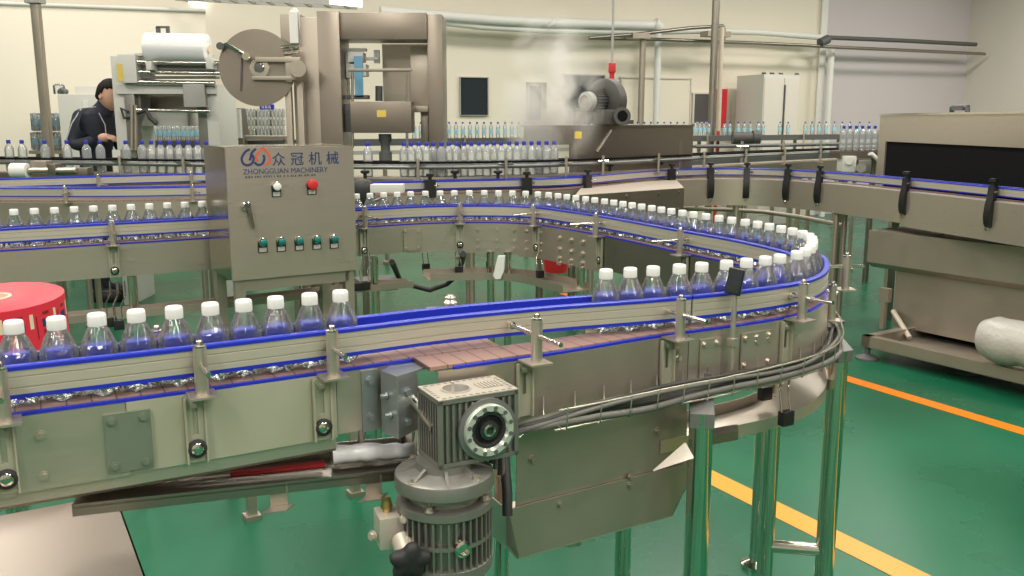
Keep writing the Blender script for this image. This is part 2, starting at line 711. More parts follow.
# ---- straight frame on the near left, with its drive head
sA1 = nearest(PA, fr(-.02, 0))
near = thing('straight_conveyor', (-.6, 1.55, 0), 'straight stainless bottle conveyor across the near left, carrying ten bottles, gear motor at its end', 'conveyor')
pth = cut(PA, 0, nearest(PA, fr(.16, 0)))
MB().sweep(pth, [(-.0415, BELT - .007), (.0415, BELT - .007), (.0415, BELT), (-.0415, BELT)]).build('chain_belt', 'belt', near, 30)
rail_set(near, cut(PA, 0, sT - .002))
pA1 = cut(PA, 0, sA1)
for sg in (1, -1):
    MB().sweep(pA1, [(sg * u, z) for u, z in ((.040, 1.0815), (.0480, 1.0815), (.0480, 1.0865), (.040, 1.0875))]).build('wear_strip', 'blue', near, 30)
sj = spx(PA, 128, .05, 1.02, s1=2.2)
panel(near, cut(PA, 0, spx(PA, 15, .05, 1.0, s1=2.2)), .0490, .948, 1.081, 'steel', name='end_panel')
panel(near, cut(PA, spx(PA, 15, .05, 1.0, s1=2.2) + .003, sj - .001), .0485, .952, 1.081, 'steel')
panel(near, cut(PA, sj, spx(PA, 336, .05, 1.02, s1=2.2)), .0475, .955, 1.081, 'zinc_green')
panel(near, cut(PA, spx(PA, 336, .05, 1.02, s1=2.2) + .001, nearest(PA, fr(-.03, 0))), .0470, .960, 1.081, 'steel')
panel(near, pA1, -.0485, .955, 1.081, 'steel')
# belly lip below the panels
MB().sweep(cut(PA, 0, nearest(PA, fr(-.2, 0))), [(-.05, .925), (.040, .925), (.0465, .932), (.0465, .962), (.0455, .962), (.0455, .934), (.038, .928), (-.05, .928)]).build('belly_pan', 'steel', near, 30)
for px, px2 in ((4, 6), (203, 197), (333, 324)):
    p, t = pos(PA, spx(PA, px, .075, 1.11, s1=2.2))
    post(near, p, t, 1.081, 1, rod=.10, out=.075)
    p, t = pos(PA, spx(PA, px2, .056, 1.0, s1=2.2))
    slot_plate(near, p, t, 1.076, .957, off=.0515)
for px in (60, 160, 275):
    p, t = pos(PA, spx(PA, px, -.08, 1.11, s1=2.2))
    post(near, p, t, 1.081, -1, rod=.10)
p, t = pos(PA, spx(PA, 127, .055, 1.02, s1=2.2))
cover_plate(near, p, t, .074, .962, 1.066, 'zinc_dark', off=.0525)
for px, z_ in ((39, 1.045), (43, .975)):
    p, t = pos(PA, spx(PA, px, .05, z_, s1=2.2))
    bolt_part(near, P3(p + right(t) * .0515, z_), P3(right(t), 0), .006, .006)
# drive head: two bolted plates and the bent guard over the sprocket
hs = -.135
k = MB()
hp_, ht_ = pos(PA, spx(PA, 371, .05, 1.03, s1=2.2))
hn_ = right(ht_)
k.obox(P3(hp_ + hn_ * .047 - ht_ * .017, .957), P3(ht_ * .034, 0), P3(hn_ * .006, 0), (0, 0, .122))
for z_ in (1.058, .985):
    k.bolt(P3(hp_ + hn_ * .053, z_), P3(hn_, 0), .0065, .008)
k.build('head_plate', 'zinc', near, 30)
k = MB()
tq = [at(px, py, 1.078) for px, py in ((380.6, 372), (413.6, 357), (429, 368), (396.5, 378))]
k.prism(tq, (0, 0, .003))
zb = .958
dn = lambda v, z_: Vector((v.x, v.y, z_))
k.prism([tq[0], tq[3], dn(tq[3], zb), dn(tq[0], zb)], P3(d0 * .003, 0))
fe = tq[3].lerp(tq[2], .62)
k.prism([tq[3], fe, dn(fe, zb + .004), dn(tq[3], zb)], P3(-n0 * .003, 0))
for f, z_ in ((.5, 1.045), (.5, .985)):
    k.bolt(dn(tq[3].lerp(fe, f), z_), P3(n0, 0), .0065, .008)
for f, z_ in ((.35, 1.035), (.6, 1.0)):
    k.bolt(dn(tq[0].lerp(tq[3], f), z_), P3(-d0, 0), .005, .012)
k.build('drive_guard', 'zinc', near, 30)
k = MB().cyl(P3(fr(-.06, -.05), 1.055), P3(fr(-.06, .20), 1.0), .012)
k.build('drive_shaft', 'steel_shine', near, 40)
for s_ in (-1.15, -.02):
    for o_ in (-.045, .03):
        q = fr(s_, o_)
        MB().cyl(P3(q, .05), P3(q, .955), .019, n=20).lathe([(.045, 0), (.045, .02), (.012, .04), (.012, .06)], P3(q, 0), n=20).build('leg', 'steel_shine', near, 40)

# ---- drain channel slung below it
ch = thing('drain_channel', at(235, 490, .88), 'long folded steel drain channel slung under the near conveyor', 'channel')
a, b = at(72, 509, .905), at(432, 470, .865)
u = (b - a)
w = Vector((-.30, .954, 0)) * .11
k = MB()
k.obox(a, u, w, (0, 0, .003))
k.obox(a + Vector((0, 0, -.014)), u, Vector((.0, .003, 0)), (0, 0, .022))
k.obox(a + w, u, Vector((0, .003, 0)), (0, 0, .035))
k.build('trough', 'steel_dark', ch, 30)
for f in (.52, .80):
    q = a + u * f
    k = MB().obox(q + Vector((-.008, .0, -.04)), (.03, .01, 0), (0, .003, 0), (0, 0, .04)).obox(q + Vector((-.008, 0, -.04)), (.042, .012, 0), (-.01, -.03, 0), (0, 0, .002))
    k.build('hanger_tab', 'steel_dull', ch, 30)
for i in range(2):
    q = a + u * (.25 + .55 * i) + w * .9
    MB().cyl(q, Vector((q.x, q.y, .955)), .006).build('hanger_rod', 'steel', ch, 40)
# crumpled wrap and a red strip lying in the channel
k = MB()
qa, qb = a + u * .70 + w * .55 + Vector((0, 0, .03)), a + u * .985 + w * .5 + Vector((0, 0, .025))
pts, rr = [], []
for i in range(15):
    f = i / 14
    pts.append(qa.lerp(qb, f) + Vector((0, random.uniform(-.002, .002), random.uniform(-.002, .002))))
    rr.append((.0175 + random.uniform(-.0015, .0015)) * (1.15 - .3 * f))
k.tube(pts, rr, 16)
tag(k.build('plastic_wrap', 'film', None, 60), 'crumpled white plastic wrap rolled up in the drain channel beside the gear motor', 'plastic wrap')
k = MB().obox(a + u * .40 + w * .62 + Vector((0, 0, .0035)), u * .28, w * .22, (0, 0, .004))
tag(k.build('red_strip', 'red', None), 'thin dark red strip lying in the steel drain channel', 'strip')

# ---- steel table at the lower left
tb = thing('steel_table', at(40, 560, .80), 'low stainless table under the near conveyor, bright sheen on its top', 'table')
z = .80
e1, e2 = at(122, 512, z), at(146, 578, z)
dv = (e2 - e1).normalized()
dl = Vector((-dv.y, dv.x, 0))
if dl.x > 0:
    dl = -dl
k = MB().obox(e1 - dv * .10, dv * .62, dl * .75, (0, 0, -.003)).obox(e1 - dv * .10, dv * .62, dl * .003, (0, 0, -.006)).obox(e1 + dv * .517, dv * .003, dl * .75, (0, 0, -.045))
k.build('table_top', 'steel_warm', tb, 30)
for f, g in ((0, .04), (.5, .04), (0, .68), (.5, .68)):
    q = e1 - dv * (.06 - f) + dl * g
    MB().cyl(Vector((q.x, q.y, 0)), Vector((q.x, q.y, z - .003)), .019).build('leg', 'steel_shine', tb, 40)

# ---- the looping frame
s2 = nearest(PA, fr(-.045, 0))
loop = thing('curved_conveyor', (.5, 3.0, 0), 'long looping stainless conveyor that turns back at the bend and runs behind the control box', 'conveyor')
head = [fr(-.035, .066), fr(.1, .066), fr(.23, .064), fr(.36, .054), fr(.5, .042)]
s3 = nearest(PA, fr(.64, 0))
PB = smooth_path([tuple(p) for p in head] + [tuple(pos(PA, s3 + i * .08)[0]) for i in range(1, int((LA - s3) / .08))], .03, 3)
LB = length(PB)
MB().sweep(PB, [(-.0415, BELT - .008), (.0415, BELT - .008), (.0415, BELT - .001), (-.0415, BELT - .001)]).build('chain_belt', 'belt', loop, 30)
rail_set(loop, cut(PA, sT + .002, LA))
for sg in (1, -1):
    MB().sweep(cut(PB, .05 if sg > 0 else .6, LB), [(sg * u, z) for u, z in ((.040, 1.0805), (.0480, 1.0805), (.0480, 1.0855), (.040, 1.0865))]).build('wear_strip', 'blue', loop, 30)
sb = lambda px, py, z=1.085: nearest(PB, at(px, py, z).xy)
cuts = [.015, sb(683, 330), sb(778, 316), nearest(PB, (.9, 2.62)), nearest(PB, (.6, 3.4)), LB]
panel(loop, cut(PB, cuts[0], cuts[1] - .002), .0485, .945, 1.080, 'steel_dull')
panel(loop, cut(PB, cuts[1], cuts[2] - .002), .0495, .945, 1.080, 'steel')
panel(loop, cut(PB, cuts[2], cuts[3] - .002), .0485, .945, 1.080, 'steel')
panel(loop, cut(PB, cuts[3], cuts[5]), .0485, .945, 1.080, 'steel')
# inner side: one dark run, the curved pieces and the pale straight one
si = [.62, nearest(PB, (.42, 3.72)), nearest(PB, (.05, 4.2)), nearest(PB, (-.25, 4.24)), nearest(PB, (-.50, 4.16)), LB]
for i, (m_, zb) in enumerate((('steel_dark', .945), ('steel_dull', .93), ('steel', .94), ('steel', .95), ('steel', .955))):
    panel(loop, cut(PB, si[i] + .001, si[i + 1] - .001), -.0485 - (.002 if i % 2 else 0), zb, 1.080, m_)


def loop_post(px, py, sg, rod=.16, lean=.4, slot=True, knob=True, zb=.955):
    s = spx(PB, px, .08 * sg, 1.11, py - 15, 1.5)
    p, t = pos(PB, s)
    post(loop, p, t, 1.080, sg, rod=rod, lean=0, rodz=1.137)
    if slot:
        slot_plate(loop, p, t, 1.076, zb, sg, off=.0535, knob=knob)


# near the viewer
for (px, py, rl, rd, px2) in ((537, 340, -.025, .20, 525), (680, 325, .02, .15, 667), (803, 300, .046, .12, 786)):
    p, t = pos(PB, spx(PB, px, .085, 1.12, s1=1.2))
    post(loop, p, t, 1.080, 1, rod=rd, out=.085, rail=rl)
    p, t = pos(PB, spx(PB, px2, .056, 1.03, s1=1.2))
    slot_plate(loop, p, t, 1.076, .965, 1, off=.0530, knob=False)
q = at(845, 289, 1.07).xy
post(loop, q - Vector((.105, 0)), Vector((0, 1)), 1.068, 1, rod=.11, out=.105, h=1.165)
p, t = pos(PB, nearest(PB, (.9, 2.46)))
post(loop, p, t, 1.0, 1, rod=.03, lean=-.1, out=.062, h=1.10, rodz=1.08)
# far sides of the loop, facing the viewer
for (px, py) in ((113, 250), (365, 233), (460, 226), (533, 226), (596, 238), (680, 262)):
    loop_post(px, py, -1, lean=-.3)
for px, m_ in ((415, 'steel'),):
    p, t = pos(PB, nearest(PB, at(px, 226, 1.08).xy))
    cover_plate(loop, p, t, .085, .962, 1.062, m_, -1, off=.057)
p, t = pos(PB, nearest(PB, fr(.60, .04)))
for sx, z_ in ((-.03, 1.045), (-.03, 1.03)):
    bolt_part(loop, P3(p + t * sx + right(t) * .0535, z_), P3(right(t), 0), .006, .008)
for sx, z_ in ((.20, 1.05), (.235, 1.042), (.20, 1.04), (.30, 1.06)):
    pp, tt = pos(PB, nearest(PB, p + t * sx))
    bolt_part(loop, P3(pp + right(tt) * .0535, z_), P3(right(tt), 0), .007, .008)
for sx in range(7):
    pp, tt = pos(PB, nearest(PB, Vector((-.25 + .09 * sx, 4.2))))
    for z_ in (1.05, 1.0, .965):
        bolt_part(loop, P3(pp - right(tt) * .0535, z_), P3(-right(tt), 0), .006, .007)
for sx in range(3):
    pp, tt = pos(PB, nearest(PB, Vector((.36 - .05 * sx, 3.85 + .07 * sx))))
    for z_ in (1.04, .99, .95, .93):
        bolt_part(loop, P3(pp - right(tt) * .0535, z_), P3(-right(tt), 0), .009, .011)
pp, tt = pos(PB, nearest(PB, fr(.80, .03)))
cover_plate(loop, pp, tt, .10, .975, 1.064, 'steel', off=.0535, name='splice_plate')
pp, tt = pos(PB, nearest(PB, fr(.66, .04)))
cover_plate(loop, pp, tt, .06, .955, 1.064, 'steel', off=.0535, name='splice_plate')

# legs
def bent_leg(x, y, px, py, zt=.94):
    m = MB().cyl((x, y, .03), (x, y, zt), .0265, n=24).lathe([(.05, 0), (.05, .015), (.02, .03), (.02, .05)], (x, y, 0), n=24)
    lg = m.build('leg', 'steel_shine', loop, 40)
    q = Vector((px, py))
    o = Vector((x, y))
    t = (q - o).normalized()
    r = right(t)
    w = .026
    k = MB()
    prof = [(.026, zt - .03), (.026, zt + .002), (-(q - o).length + .0, zt + .045), (-(q - o).length, zt + .055), (-(q - o).length - .004, zt + .055), (-(q - o).length - .004, zt + .04), (-.02, zt - .005), (-.03, zt - .03)]
    k.prism([P3(o - t * u - r * w, z_) for u, z_ in prof], P3(r * 2 * w, 0))
    k.build('leg_bracket', 'cast_dark', lg, 30)


def on(P, q, off):
    p, t = pos(P, nearest(P, q))
    return p + right(t) * off


p, t = pos(PB, spx(PB, 700, .052, .99, s1=1.2))
q = p + right(t) * .052
bent_leg(.412, 1.872, q.x, q.y, .93)
q = on(PB, (.87, 2.45), .06)
l3 = Vector((.902, 2.41))
bent_leg(l3.x, l3.y, q.x, q.y, .93)
l2 = Vector((.740, 2.44))
for (x, y, zt) in ((l2.x, l2.y, .95), (.305, 2.30, .95), (-.024, 1.92, .95), (-.10, 4.18, .95), (-.02, 4.16, .95), (.30, 3.86, .95), (-.62, 4.0, .95), (-1.5, 3.5, .95), (.86, 2.95, .95)):
    MB().cyl((x, y, .03), (x, y, zt), .0225 if x > .1 else .0175, n=20).lathe([(.05, 0), (.05, .015), (.02, .03), (.02, .05)], (x, y, 0), n=20).build('leg', 'steel_shine', loop, 40)
zc = .335
MB().cyl(P3(l2, zc), P3(l3, zc), .019, n=20).build('leg_brace', 'steel_shine', loop, 40)
# drip tray round the bend and along the far run
MB().sweep(cut(PB, nearest(PB, fr(.52, .04)), nearest(PB, (.84, 2.85))), [(-.085, .845), (-.085, .815), (.062, .815), (.062, .845), (.060, .845), (.060, .818), (-.083, .818), (-.083, .845)]).build('drip_tray', 'steel', loop, 30)
MB().sweep(cut(PB, nearest(PB, (.34, 3.83)), nearest(PB, (-.42, 4.18))), [(-.16, .865), (-.16, .83), (-.02, .83), (-.02, .865), (-.022, .865), (-.022, .833), (-.158, .833), (-.158, .865)]).build('drip_tray', 'steel_dull', loop, 30)
MB().sweep(cut(PB, nearest(PB, (-.50, 4.15)), LB), [(-.11, .83), (-.11, .80), (-.02, .80), (-.02, .83), (-.022, .83), (-.022, .803), (-.108, .803), (-.108, .83)]).build('drip_tray', 'steel_dull', loop, 30)


def tray_clamp(px, py, z0, zh=.955, sg=-1):
    """black clip on the drip tray with its two bent hanger wires"""
    q = at(px, py, z0)
    k = MB().box(q, (.035, .02, .035), R(28), .003)
    o = k.build('tray_clip', 'black', loop, 30)
    k = MB()
    for e in (-.012, .012):
        a = q + Vector((e, e * .5, .0))
        k.tube([a + Vector((0, .0, .01)), a + Vector((-.006, .01, .07)), a + Vector((.004, .03, .10)), Vector((a.x, a.y + .04, zh + .02))], .0025, 6)
    k.build('hanger_wire', 'steel_shine', o, 60)


for (px, py, z_) in ((112, 322, .83), (119, 325, .82), (358, 287, .84), (366, 286, .83), (426, 267, .86), (459, 270, .86), (490, 265, .86), (540, 274, .86), (580, 277, .865), (765, 393, .86), (786, 418, .86)):
    tray_clamp(px, py, z_)

# ---- hopper plates hung under the near run
hop = thing('catch_hopper', (.18, 1.72, 0), 'dull steel catch hopper of two plates hung below the conveyor right of the gear motor', 'hopper')


def plate(pxs, off, th, name, m, parent, tilt=0):
    """plate in the upright plane at distance off in front of the near run"""
    pts = []
    for px, py in pxs:
        d = ray(px, py)
        nn = P3(n0, 0)
        o = P3(c0 + n0 * off, 0) - Vector((0, 0, CH))
        t = nn.dot(o) / nn.dot(d)
        pts.append(Vector((0, 0, CH)) + d * t)
    return MB().prism(pts, P3(n0 * -th, 0)), pts


m, up = plate([(541, 420), (687, 391.5), (687, 441), (680, 476), (516, 519), (517, 440)], .10, .003, '', '', hop)
for i, (px, py) in enumerate(((532, 459), (657, 431), (681, 400))):
    d = ray(px, py)
    o = P3(c0 + n0 * .10, 0) - Vector((0, 0, CH))
    q = Vector((0, 0, CH)) + d * (P3(n0, 0).dot(o) / P3(n0, 0).dot(d))
    m.bolt(q, P3(n0, 0), .006, .008)
q_ = up[3].lerp(up[4], .5)
m.build('back_plate', 'steel_dull', hop, 30)
m, lo = plate([(507, 510), (692, 462), (692, 476), (673, 515), (518, 558), (507, 545)], .106, .003, '', '', hop)
for i, (px, py) in enumerate(((560, 504), (630, 485), (630, 477))):
    d = ray(px, py)
    o = P3(c0 + n0 * .106, 0) - Vector((0, 0, CH))
    q = Vector((0, 0, CH)) + d * (P3(n0, 0).dot(o) / P3(n0, 0).dot(d))
    m.bolt(q, P3(n0, 0), .005, .007)
m.build('front_plate', 'steel_dull', hop, 30)
k = MB()
b1, b2 = lo[4], lo[3]
k.obox(b1, b2 - b1, P3(n0 * -.25, 0), (0, 0, -.003))
k.prism([lo[1], lo[2], lo[3], lo[3] + P3(n0 * -.25, 0), lo[1] + P3(n0 * -.25, 0)], P3(d0 * -.003, 0))
k.prism([lo[0], lo[5], lo[4], lo[4] + P3(n0 * -.25, 0), lo[0] + P3(n0 * -.25, 0)], P3(d0 * .003, 0))
k.build('hopper_floor', 'steel', hop, 30)
q = lo[4].lerp(lo[3], .42) + P3(n0 * -.06, 0)
MB().lathe([(.022, -.035), (.022, -.003), (.03, 0)], q, n=20).build('drain_spout', 'steel', hop, 40)
# folded end flap, its paler metal standing in for a bright reflection
k = MB()
k.prism([at(654, 471, .87), at(686, 443, .905), at(694, 458, .885)], P3(-n0 * .004, 0))
k.build('end_flap', 'alu', hop, 30)
k = MB()
qa, qb = at(690, 452, .85) + Vector((0, .02, 0)), at(738, 440, .85)
k.obox(qa, qb - qa, (0.01, .05, 0), (0, 0, .02))
k.build('support_bar', 'steel_dark', hop, 30)

# ---- wire basket tray with cables round the bend
s0b, s1b = .22, nearest(PB, (.86, 2.92))
PT = cut(PB, s0b, s1b, .04)
tray = thing('wire_cable_tray', (.5, 1.95, .95), 'open wire basket tray full of cables bent round the outside of the conveyor', 'cable tray')
zt0 = .955
s_n0, s_n1 = nearest(PT, fr(.62, .04)), nearest(PT, (.86, 2.42))


def uf(s, u):
    """the tray closes in on the panel round the bend"""
    f = max(0, min(1, (s - s_n0) / (s_n1 - s_n0)))
    return u * (1 - f) + (.052 + (u - .06) * .42) * f


for (u, z_) in ((.075, zt0), (.105, zt0), (.135, zt0), (.150, zt0 + .045)):
    P = [P3(pos(PT, s)[0] + right(pos(PT, s)[1]) * uf(s, u), z_) for s in [i * .04 for i in range(int(length(PT) / .04))]]
    MB().tube(P, .0025, 6).build('long_wire', 'steel', tray, 60)
for i in range(int(length(PT) / .075)):
    p, t = pos(PT, .02 + i * .075)
    r = right(t)
    MB().tube([P3(p + r * uf(.02 + i * .075, a_), zt0 + b_) for a_, b_ in ((.06, .045), (.062, 0), (.146, 0), (.151, .048))], .0016, 6).build('cross_wire', 'steel', tray, 60)
cl = [('thick grey cable', .0095, 'cable', .085, .012), ('black cable', .0085, 'cable_black', .110, .012), ('grey cable', .007, 'cable', .136, .010), ('thin black cable', .005, 'cable_black', .096, .028), ('slim grey cable', .005, 'cable', .122, .026)]
gx = fr(.045, .10)
for i, (nm, r, m_, u, dz) in enumerate(cl):
    n = int(length(PT) / .05)
    P = [P3(fr(.075 + .004 * i, .14 + .008 * i), .90 - .01 * i), P3(fr(.095, .135 + .006 * i), .945)]
    for j in range(2, n):
        p, t = pos(PT, j * .05)
        P.append(P3(p + right(t) * (uf(j * .05, u) + .005 * math.sin(j * .9 + i * 2)), zt0 + dz + .004 * math.sin(j * .55 + i)))
    where = ['lying against the conveyor panel', 'in the middle of the tray', 'along the outer edge of the tray', 'on top near the panel', 'on top of the outer cables'][i]
    tag(MB().tube(P, r, 10).build('cable', m_, None, 60), nm + ' bent round the wire basket tray, ' + where, 'cable', 'cables in the wire tray')

# ---- sensor on its rod in front of the near rail
sn = thing('sensor', at(733, 350, 1.0), 'flat black sensor plate on a thin steel rod clamped to the near conveyor', 'sensor')
p, t = pos(PB, spx(PB, 733, .075, 1.05, s1=1.2))
q = P3(p + right(t) * .075, 0)
k = MB().cyl(q + Vector((0, 0, .985)), q + Vector((0, 0, 1.17)), .006, n=12).box(q + Vector((0, 0, 1.055)), (.022, .02, .018), R(28), .002)
k.build('rod', 'steel', sn, 40)
k = MB().box(q + Vector((-.002, -.004, 1.195)), (.036, .010, .060), 0, .002, Matrix.Rotation(R(-28), 3, 'Z') @ Matrix.Rotation(R(9), 3, 'Y'))
k.build('sensor_body', 'black', sn, 30)
MB().box(q + Vector((-.0045, -.009, 1.195)), (.030, .003, .052), 0, .001, Matrix.Rotation(R(-28), 3, 'Z') @ Matrix.Rotation(R(9), 3, 'Y')).build('sensor_face', 'screen', sn, 30)
# ------------------------------------------------------------------ gear motor
gm = thing('gear_motor', P3(fr(-.03, .18), 0), 'upright grey finned gear motor with a ribbed worm gearbox on top', 'gear motor')
G0 = fr(-.07, .235)                        # nearest corner of the gearbox
GW, GD, GZ0, GZ1 = .160, .100, .935, 1.062
dd, nb = P3(d0, 0), P3(-n0, 0)
g0 = P3(G0, 0)


def gp(a, b, z):
    return g0 + dd * a + nb * b + Vector((0, 0, z))


k = MB()
k.obox(gp(.008, .008, GZ0 + .001), dd * (GW - .016), nb * (GD - .016), (0, 0, GZ1 - GZ0 - .004))
for z_ in (GZ0, GZ1 - .008):
    k.obox(gp(0, 0, z_), dd * GW, nb * GD, (0, 0, .008))
for a in (0, GW - .008):
    for b in (0, GD - .008):
        k.obox(gp(a, b, GZ0), dd * .008, nb * .008, (0, 0, GZ1 - GZ0))
for i in range(7):                         # ribs on the left face and beside the flange
    k.obox(gp(0, .014 + i * .0115, GZ0 + .01), dd * .01, nb * .004, (0, 0, GZ1 - GZ0 - .02))
for i in range(11):
    a = .014 + i * .0125
    k.obox(gp(a, 0, GZ0 + .01), dd * .0045, nb * .01, (0, 0, GZ1 - GZ0 - .02))
k.build('gearbox_housing', 'cast', gm, 30)
k = MB().obox(gp(0, 0, GZ1 - .002), dd * GW, nb * GD, (0, 0, .004))
for i in range(7):
    k.obox(gp(.098 + i * .007, .028, GZ1 + .002), dd * .0035, nb * .036, (0, 0, .003))
k.lathe([(.0285, .002), (.0285, .0045), (.0255, .0045), (.0255, .002)], gp(.056, .05, GZ1), n=28)
k.cyl(gp(.040, .028, GZ1), gp(.040, .028, GZ1 + .025), .003)
top_ = k.build('milled_top', 'alu', gm, 30)
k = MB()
for i in range(11):                        # dark patches laid on the rim in place of shaded pockets
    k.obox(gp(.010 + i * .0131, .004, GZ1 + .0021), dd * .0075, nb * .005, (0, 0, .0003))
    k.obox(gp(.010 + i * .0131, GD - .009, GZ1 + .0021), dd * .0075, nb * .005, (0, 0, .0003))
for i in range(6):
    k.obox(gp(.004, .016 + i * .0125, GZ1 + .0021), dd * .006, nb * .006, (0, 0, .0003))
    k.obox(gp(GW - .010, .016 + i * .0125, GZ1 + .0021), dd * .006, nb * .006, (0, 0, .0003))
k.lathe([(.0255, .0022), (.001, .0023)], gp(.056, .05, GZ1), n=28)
k.build('pocket_shade', 'cast', top_, 30)
MB().lathe([(.058, .0), (.058, .006), (.049, .007), (.049, 0)], gp(.094, 0, (GZ0 + GZ1) / 2 - .001), P3(n0, 0), 48).build('bearing_cover', 'cast_dark', gm, 40)
fc = gp(.094, 0, (GZ0 + GZ1) / 2 - .001)
ax = P3(n0, 0)
lob = lambda r, h, a: ((r + .0035 * (.5 + .5 * math.cos(a * 12))) if r < .038 and h > .012 else r, h)
MB().lathe([(.049, 0), (.049, .013), (.0475, .016), (.036, .016), (.034, .010), (.034, 0)], fc, ax, 72, lob).build('output_flange', 'cast_green', gm, 30)
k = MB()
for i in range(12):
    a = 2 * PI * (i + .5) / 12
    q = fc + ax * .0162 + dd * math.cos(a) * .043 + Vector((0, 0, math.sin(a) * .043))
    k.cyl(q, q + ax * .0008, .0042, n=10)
k.build('flange_hole_shade', 'darkgrey', gm, 30)  # dark discs stand in for the shade inside the holes
MB().lathe([(.034, .006), (.034, .011), (.029, .011), (.027, .006), (.018, .006), (.018, .012), (.012, .012)], fc, ax, 36).build('shaft_seal', 'rubber', gm, 30)
k = MB().lathe([(.012, .006), (.012, .014), (.0075, .015), (.0075, .010)], fc, ax, 20)
k.obox(fc + ax * .014 - dd * .002 + Vector((0, 0, .007)), dd * .004, ax * .002, (0, 0, .005))
k.build('hollow_shaft', 'steel_shine', gm, 30)
mc = P3(fr(-.040, .185), 0)


def mz(z):
    return mc + Vector((0, 0, z))


k = MB().lathe([(.052, .934), (.052, .920), (.086, .914), (.091, .911), (.092, .908), (.092, .886), (.088, .884), (.074, .882), (.074, .872)], mc, n=48)
for i in range(8):
    a = 2 * PI * i / 8 + .2
    v = Vector((math.cos(a), math.sin(a), 0))
    k.prism([mz(.932) + v * .045, mz(.9135) + v * .088, mz(.908) + v * .045], v.cross(Vector((0, 0, 1))) * .006)
k.build('adapter_flange', 'cast', gm, 40)
for i in range(4):
    a = 2 * PI * i / 4 + .9
    bolt_part(gm, mz(.909) + Vector((math.cos(a), math.sin(a), 0)) * .080, (0, 0, 1), .007, .012)
    bolt_part(gm, mz(.862) + Vector((math.cos(a + .4), math.sin(a + .4), 0)) * .080, (0, 0, 1), .006, .010)
k = MB().lathe([(.066, .875), (.066, .862), (.090, .860), (.090, .846), (.078, .842)], mc, n=48)
k.lathe([(.077, .845), (.077, .745)], mc, n=48)
k.lathe([(.080, .752), (.090, .748), (.090, .728), (.080, .724), (.072, .70)], mc, n=48)
for i in range(40):
    a = 2 * PI * i / 40
    v = Vector((math.cos(a), math.sin(a), 0))
    tt = Vector((-v.y, v.x, 0))
    k.obox(mz(.748) + v * .074 - tt * .0018, v * .015, tt * .0036, (0, 0, .096))
k.lathe([(.078, .797), (.0885, .797), (.0885, .790), (.078, .790)], mc, n=40)
k.build('variator_body', 'cast', gm, 40)
va = Vector((.42, -.91, 0))
q = mz(.795) + va * .084
MB().lathe([(.016, 0), (.016, .010), (.011, .012), (.011, .006)], q, va, 24).build('sight_plug', 'steel_shine', gm, 40)
k = MB().lathe([(.072, .705), (.072, .45), (.075, .44), (.075, .40), (.05, .38)], mc, n=40)
for i in range(36):
    a = 2 * PI * i / 36
    v = Vector((math.cos(a), math.sin(a), 0))
    tt = Vector((-v.y, v.x, 0))
    k.obox(mz(.46) + v * .070 - tt * .0016, v * .014, tt * .0032, (0, 0, .22))
k.build('motor_body', 'cast_dark', gm, 40)
hv = Vector((-.80, -.60, 0)).normalized()
hr = right(hv.xy)
hr = P3(hr, 0)
hc = mz(.808) + Vector((-.100, -.020, 0))
k = MB().box(hc, (.052, .060, .062), R(20), .006).box(hc + Vector((.045, .0, -.004)), (.05, .05, .045), R(20), .006)
k.cyl(hc + Vector((.025, -.028, -.012)), hc + Vector((.038, -.060, -.024)), .020, n=20)
k.bolt(hc + Vector((-.028, -.026, -.005)), (-.5, -.86, 0), .007, .008)
k.bolt(hc + Vector((.03, -.03, .03)), (.2, -.9, .2), .006, .008)
k.build('speed_control_box', 'alu', gm, 30)
k = MB().lathe([(.008, 0), (.008, .008), (.011, .009), (.011, .014), (.009, .020), (.009, .026)], hc + Vector((-.006, 0, .030)), n=16)
k.build('breather_plug', 'brass', gm, 40)
ka = Vector((.30, -.92, -.22)).normalized()
lob5 = lambda r, h, a: (r * (1 + .16 * math.cos(5 * a)), h)
MB().lathe([(.012, 0), (.030, .004), (.034, .010), (.034, .020), (.028, .026), (.010, .027)], hc + Vector((.040, -.064, -.026)), ka, 60, lob5).build('star_knob', 'rubber', gm, 50)
k = MB().box(mz(.60) + Vector((-.098, -.03, 0)), (.05, .075, .13), R(20), .006)
k.build('terminal_box', 'zinc', gm, 30)
# black cable guard strip and conduit beside the gearbox
k = MB().tube([P3(fr(.12, .10), .93), P3(fr(.105, .15), .90), P3(fr(.09, .19), .84), P3(fr(.085, .20), .80)], .010, 8)
k.build('conduit', 'rubber', gm, 60)
k = MB().lathe([(.014, 0), (.014, .018), (.018, .02), (.018, .032), (.010, .034)], P3(fr(.085, .12), 1.03), P3(d0 * .9 + n0 * .3, .1), 16)
k.build('cable_gland', 'brass', gm, 40)

# ------------------------------------------------------------------ control box on its stand
bd = Vector((.85, .53)).normalized()       # along the front face
bn = right(bd)
BL = aty(225.2, 148.0, 3.30)
BW, BD, BH = .493, .325, .49
BZ1 = BL.z
BZ0 = BZ1 - BH
cb = thing('control_box', (BL.x + .1, BL.y + .2, 0), 'brushed steel push-button control box on four legs, with a red mushroom stop and company lettering', 'control box')


def cp(a, b, z):
    """a along the face, b out of the face towards the viewer, z from the box bottom"""
    v = BL.xy + bd * a + bn * b
    return Vector((v.x, v.y, BZ0 + z))


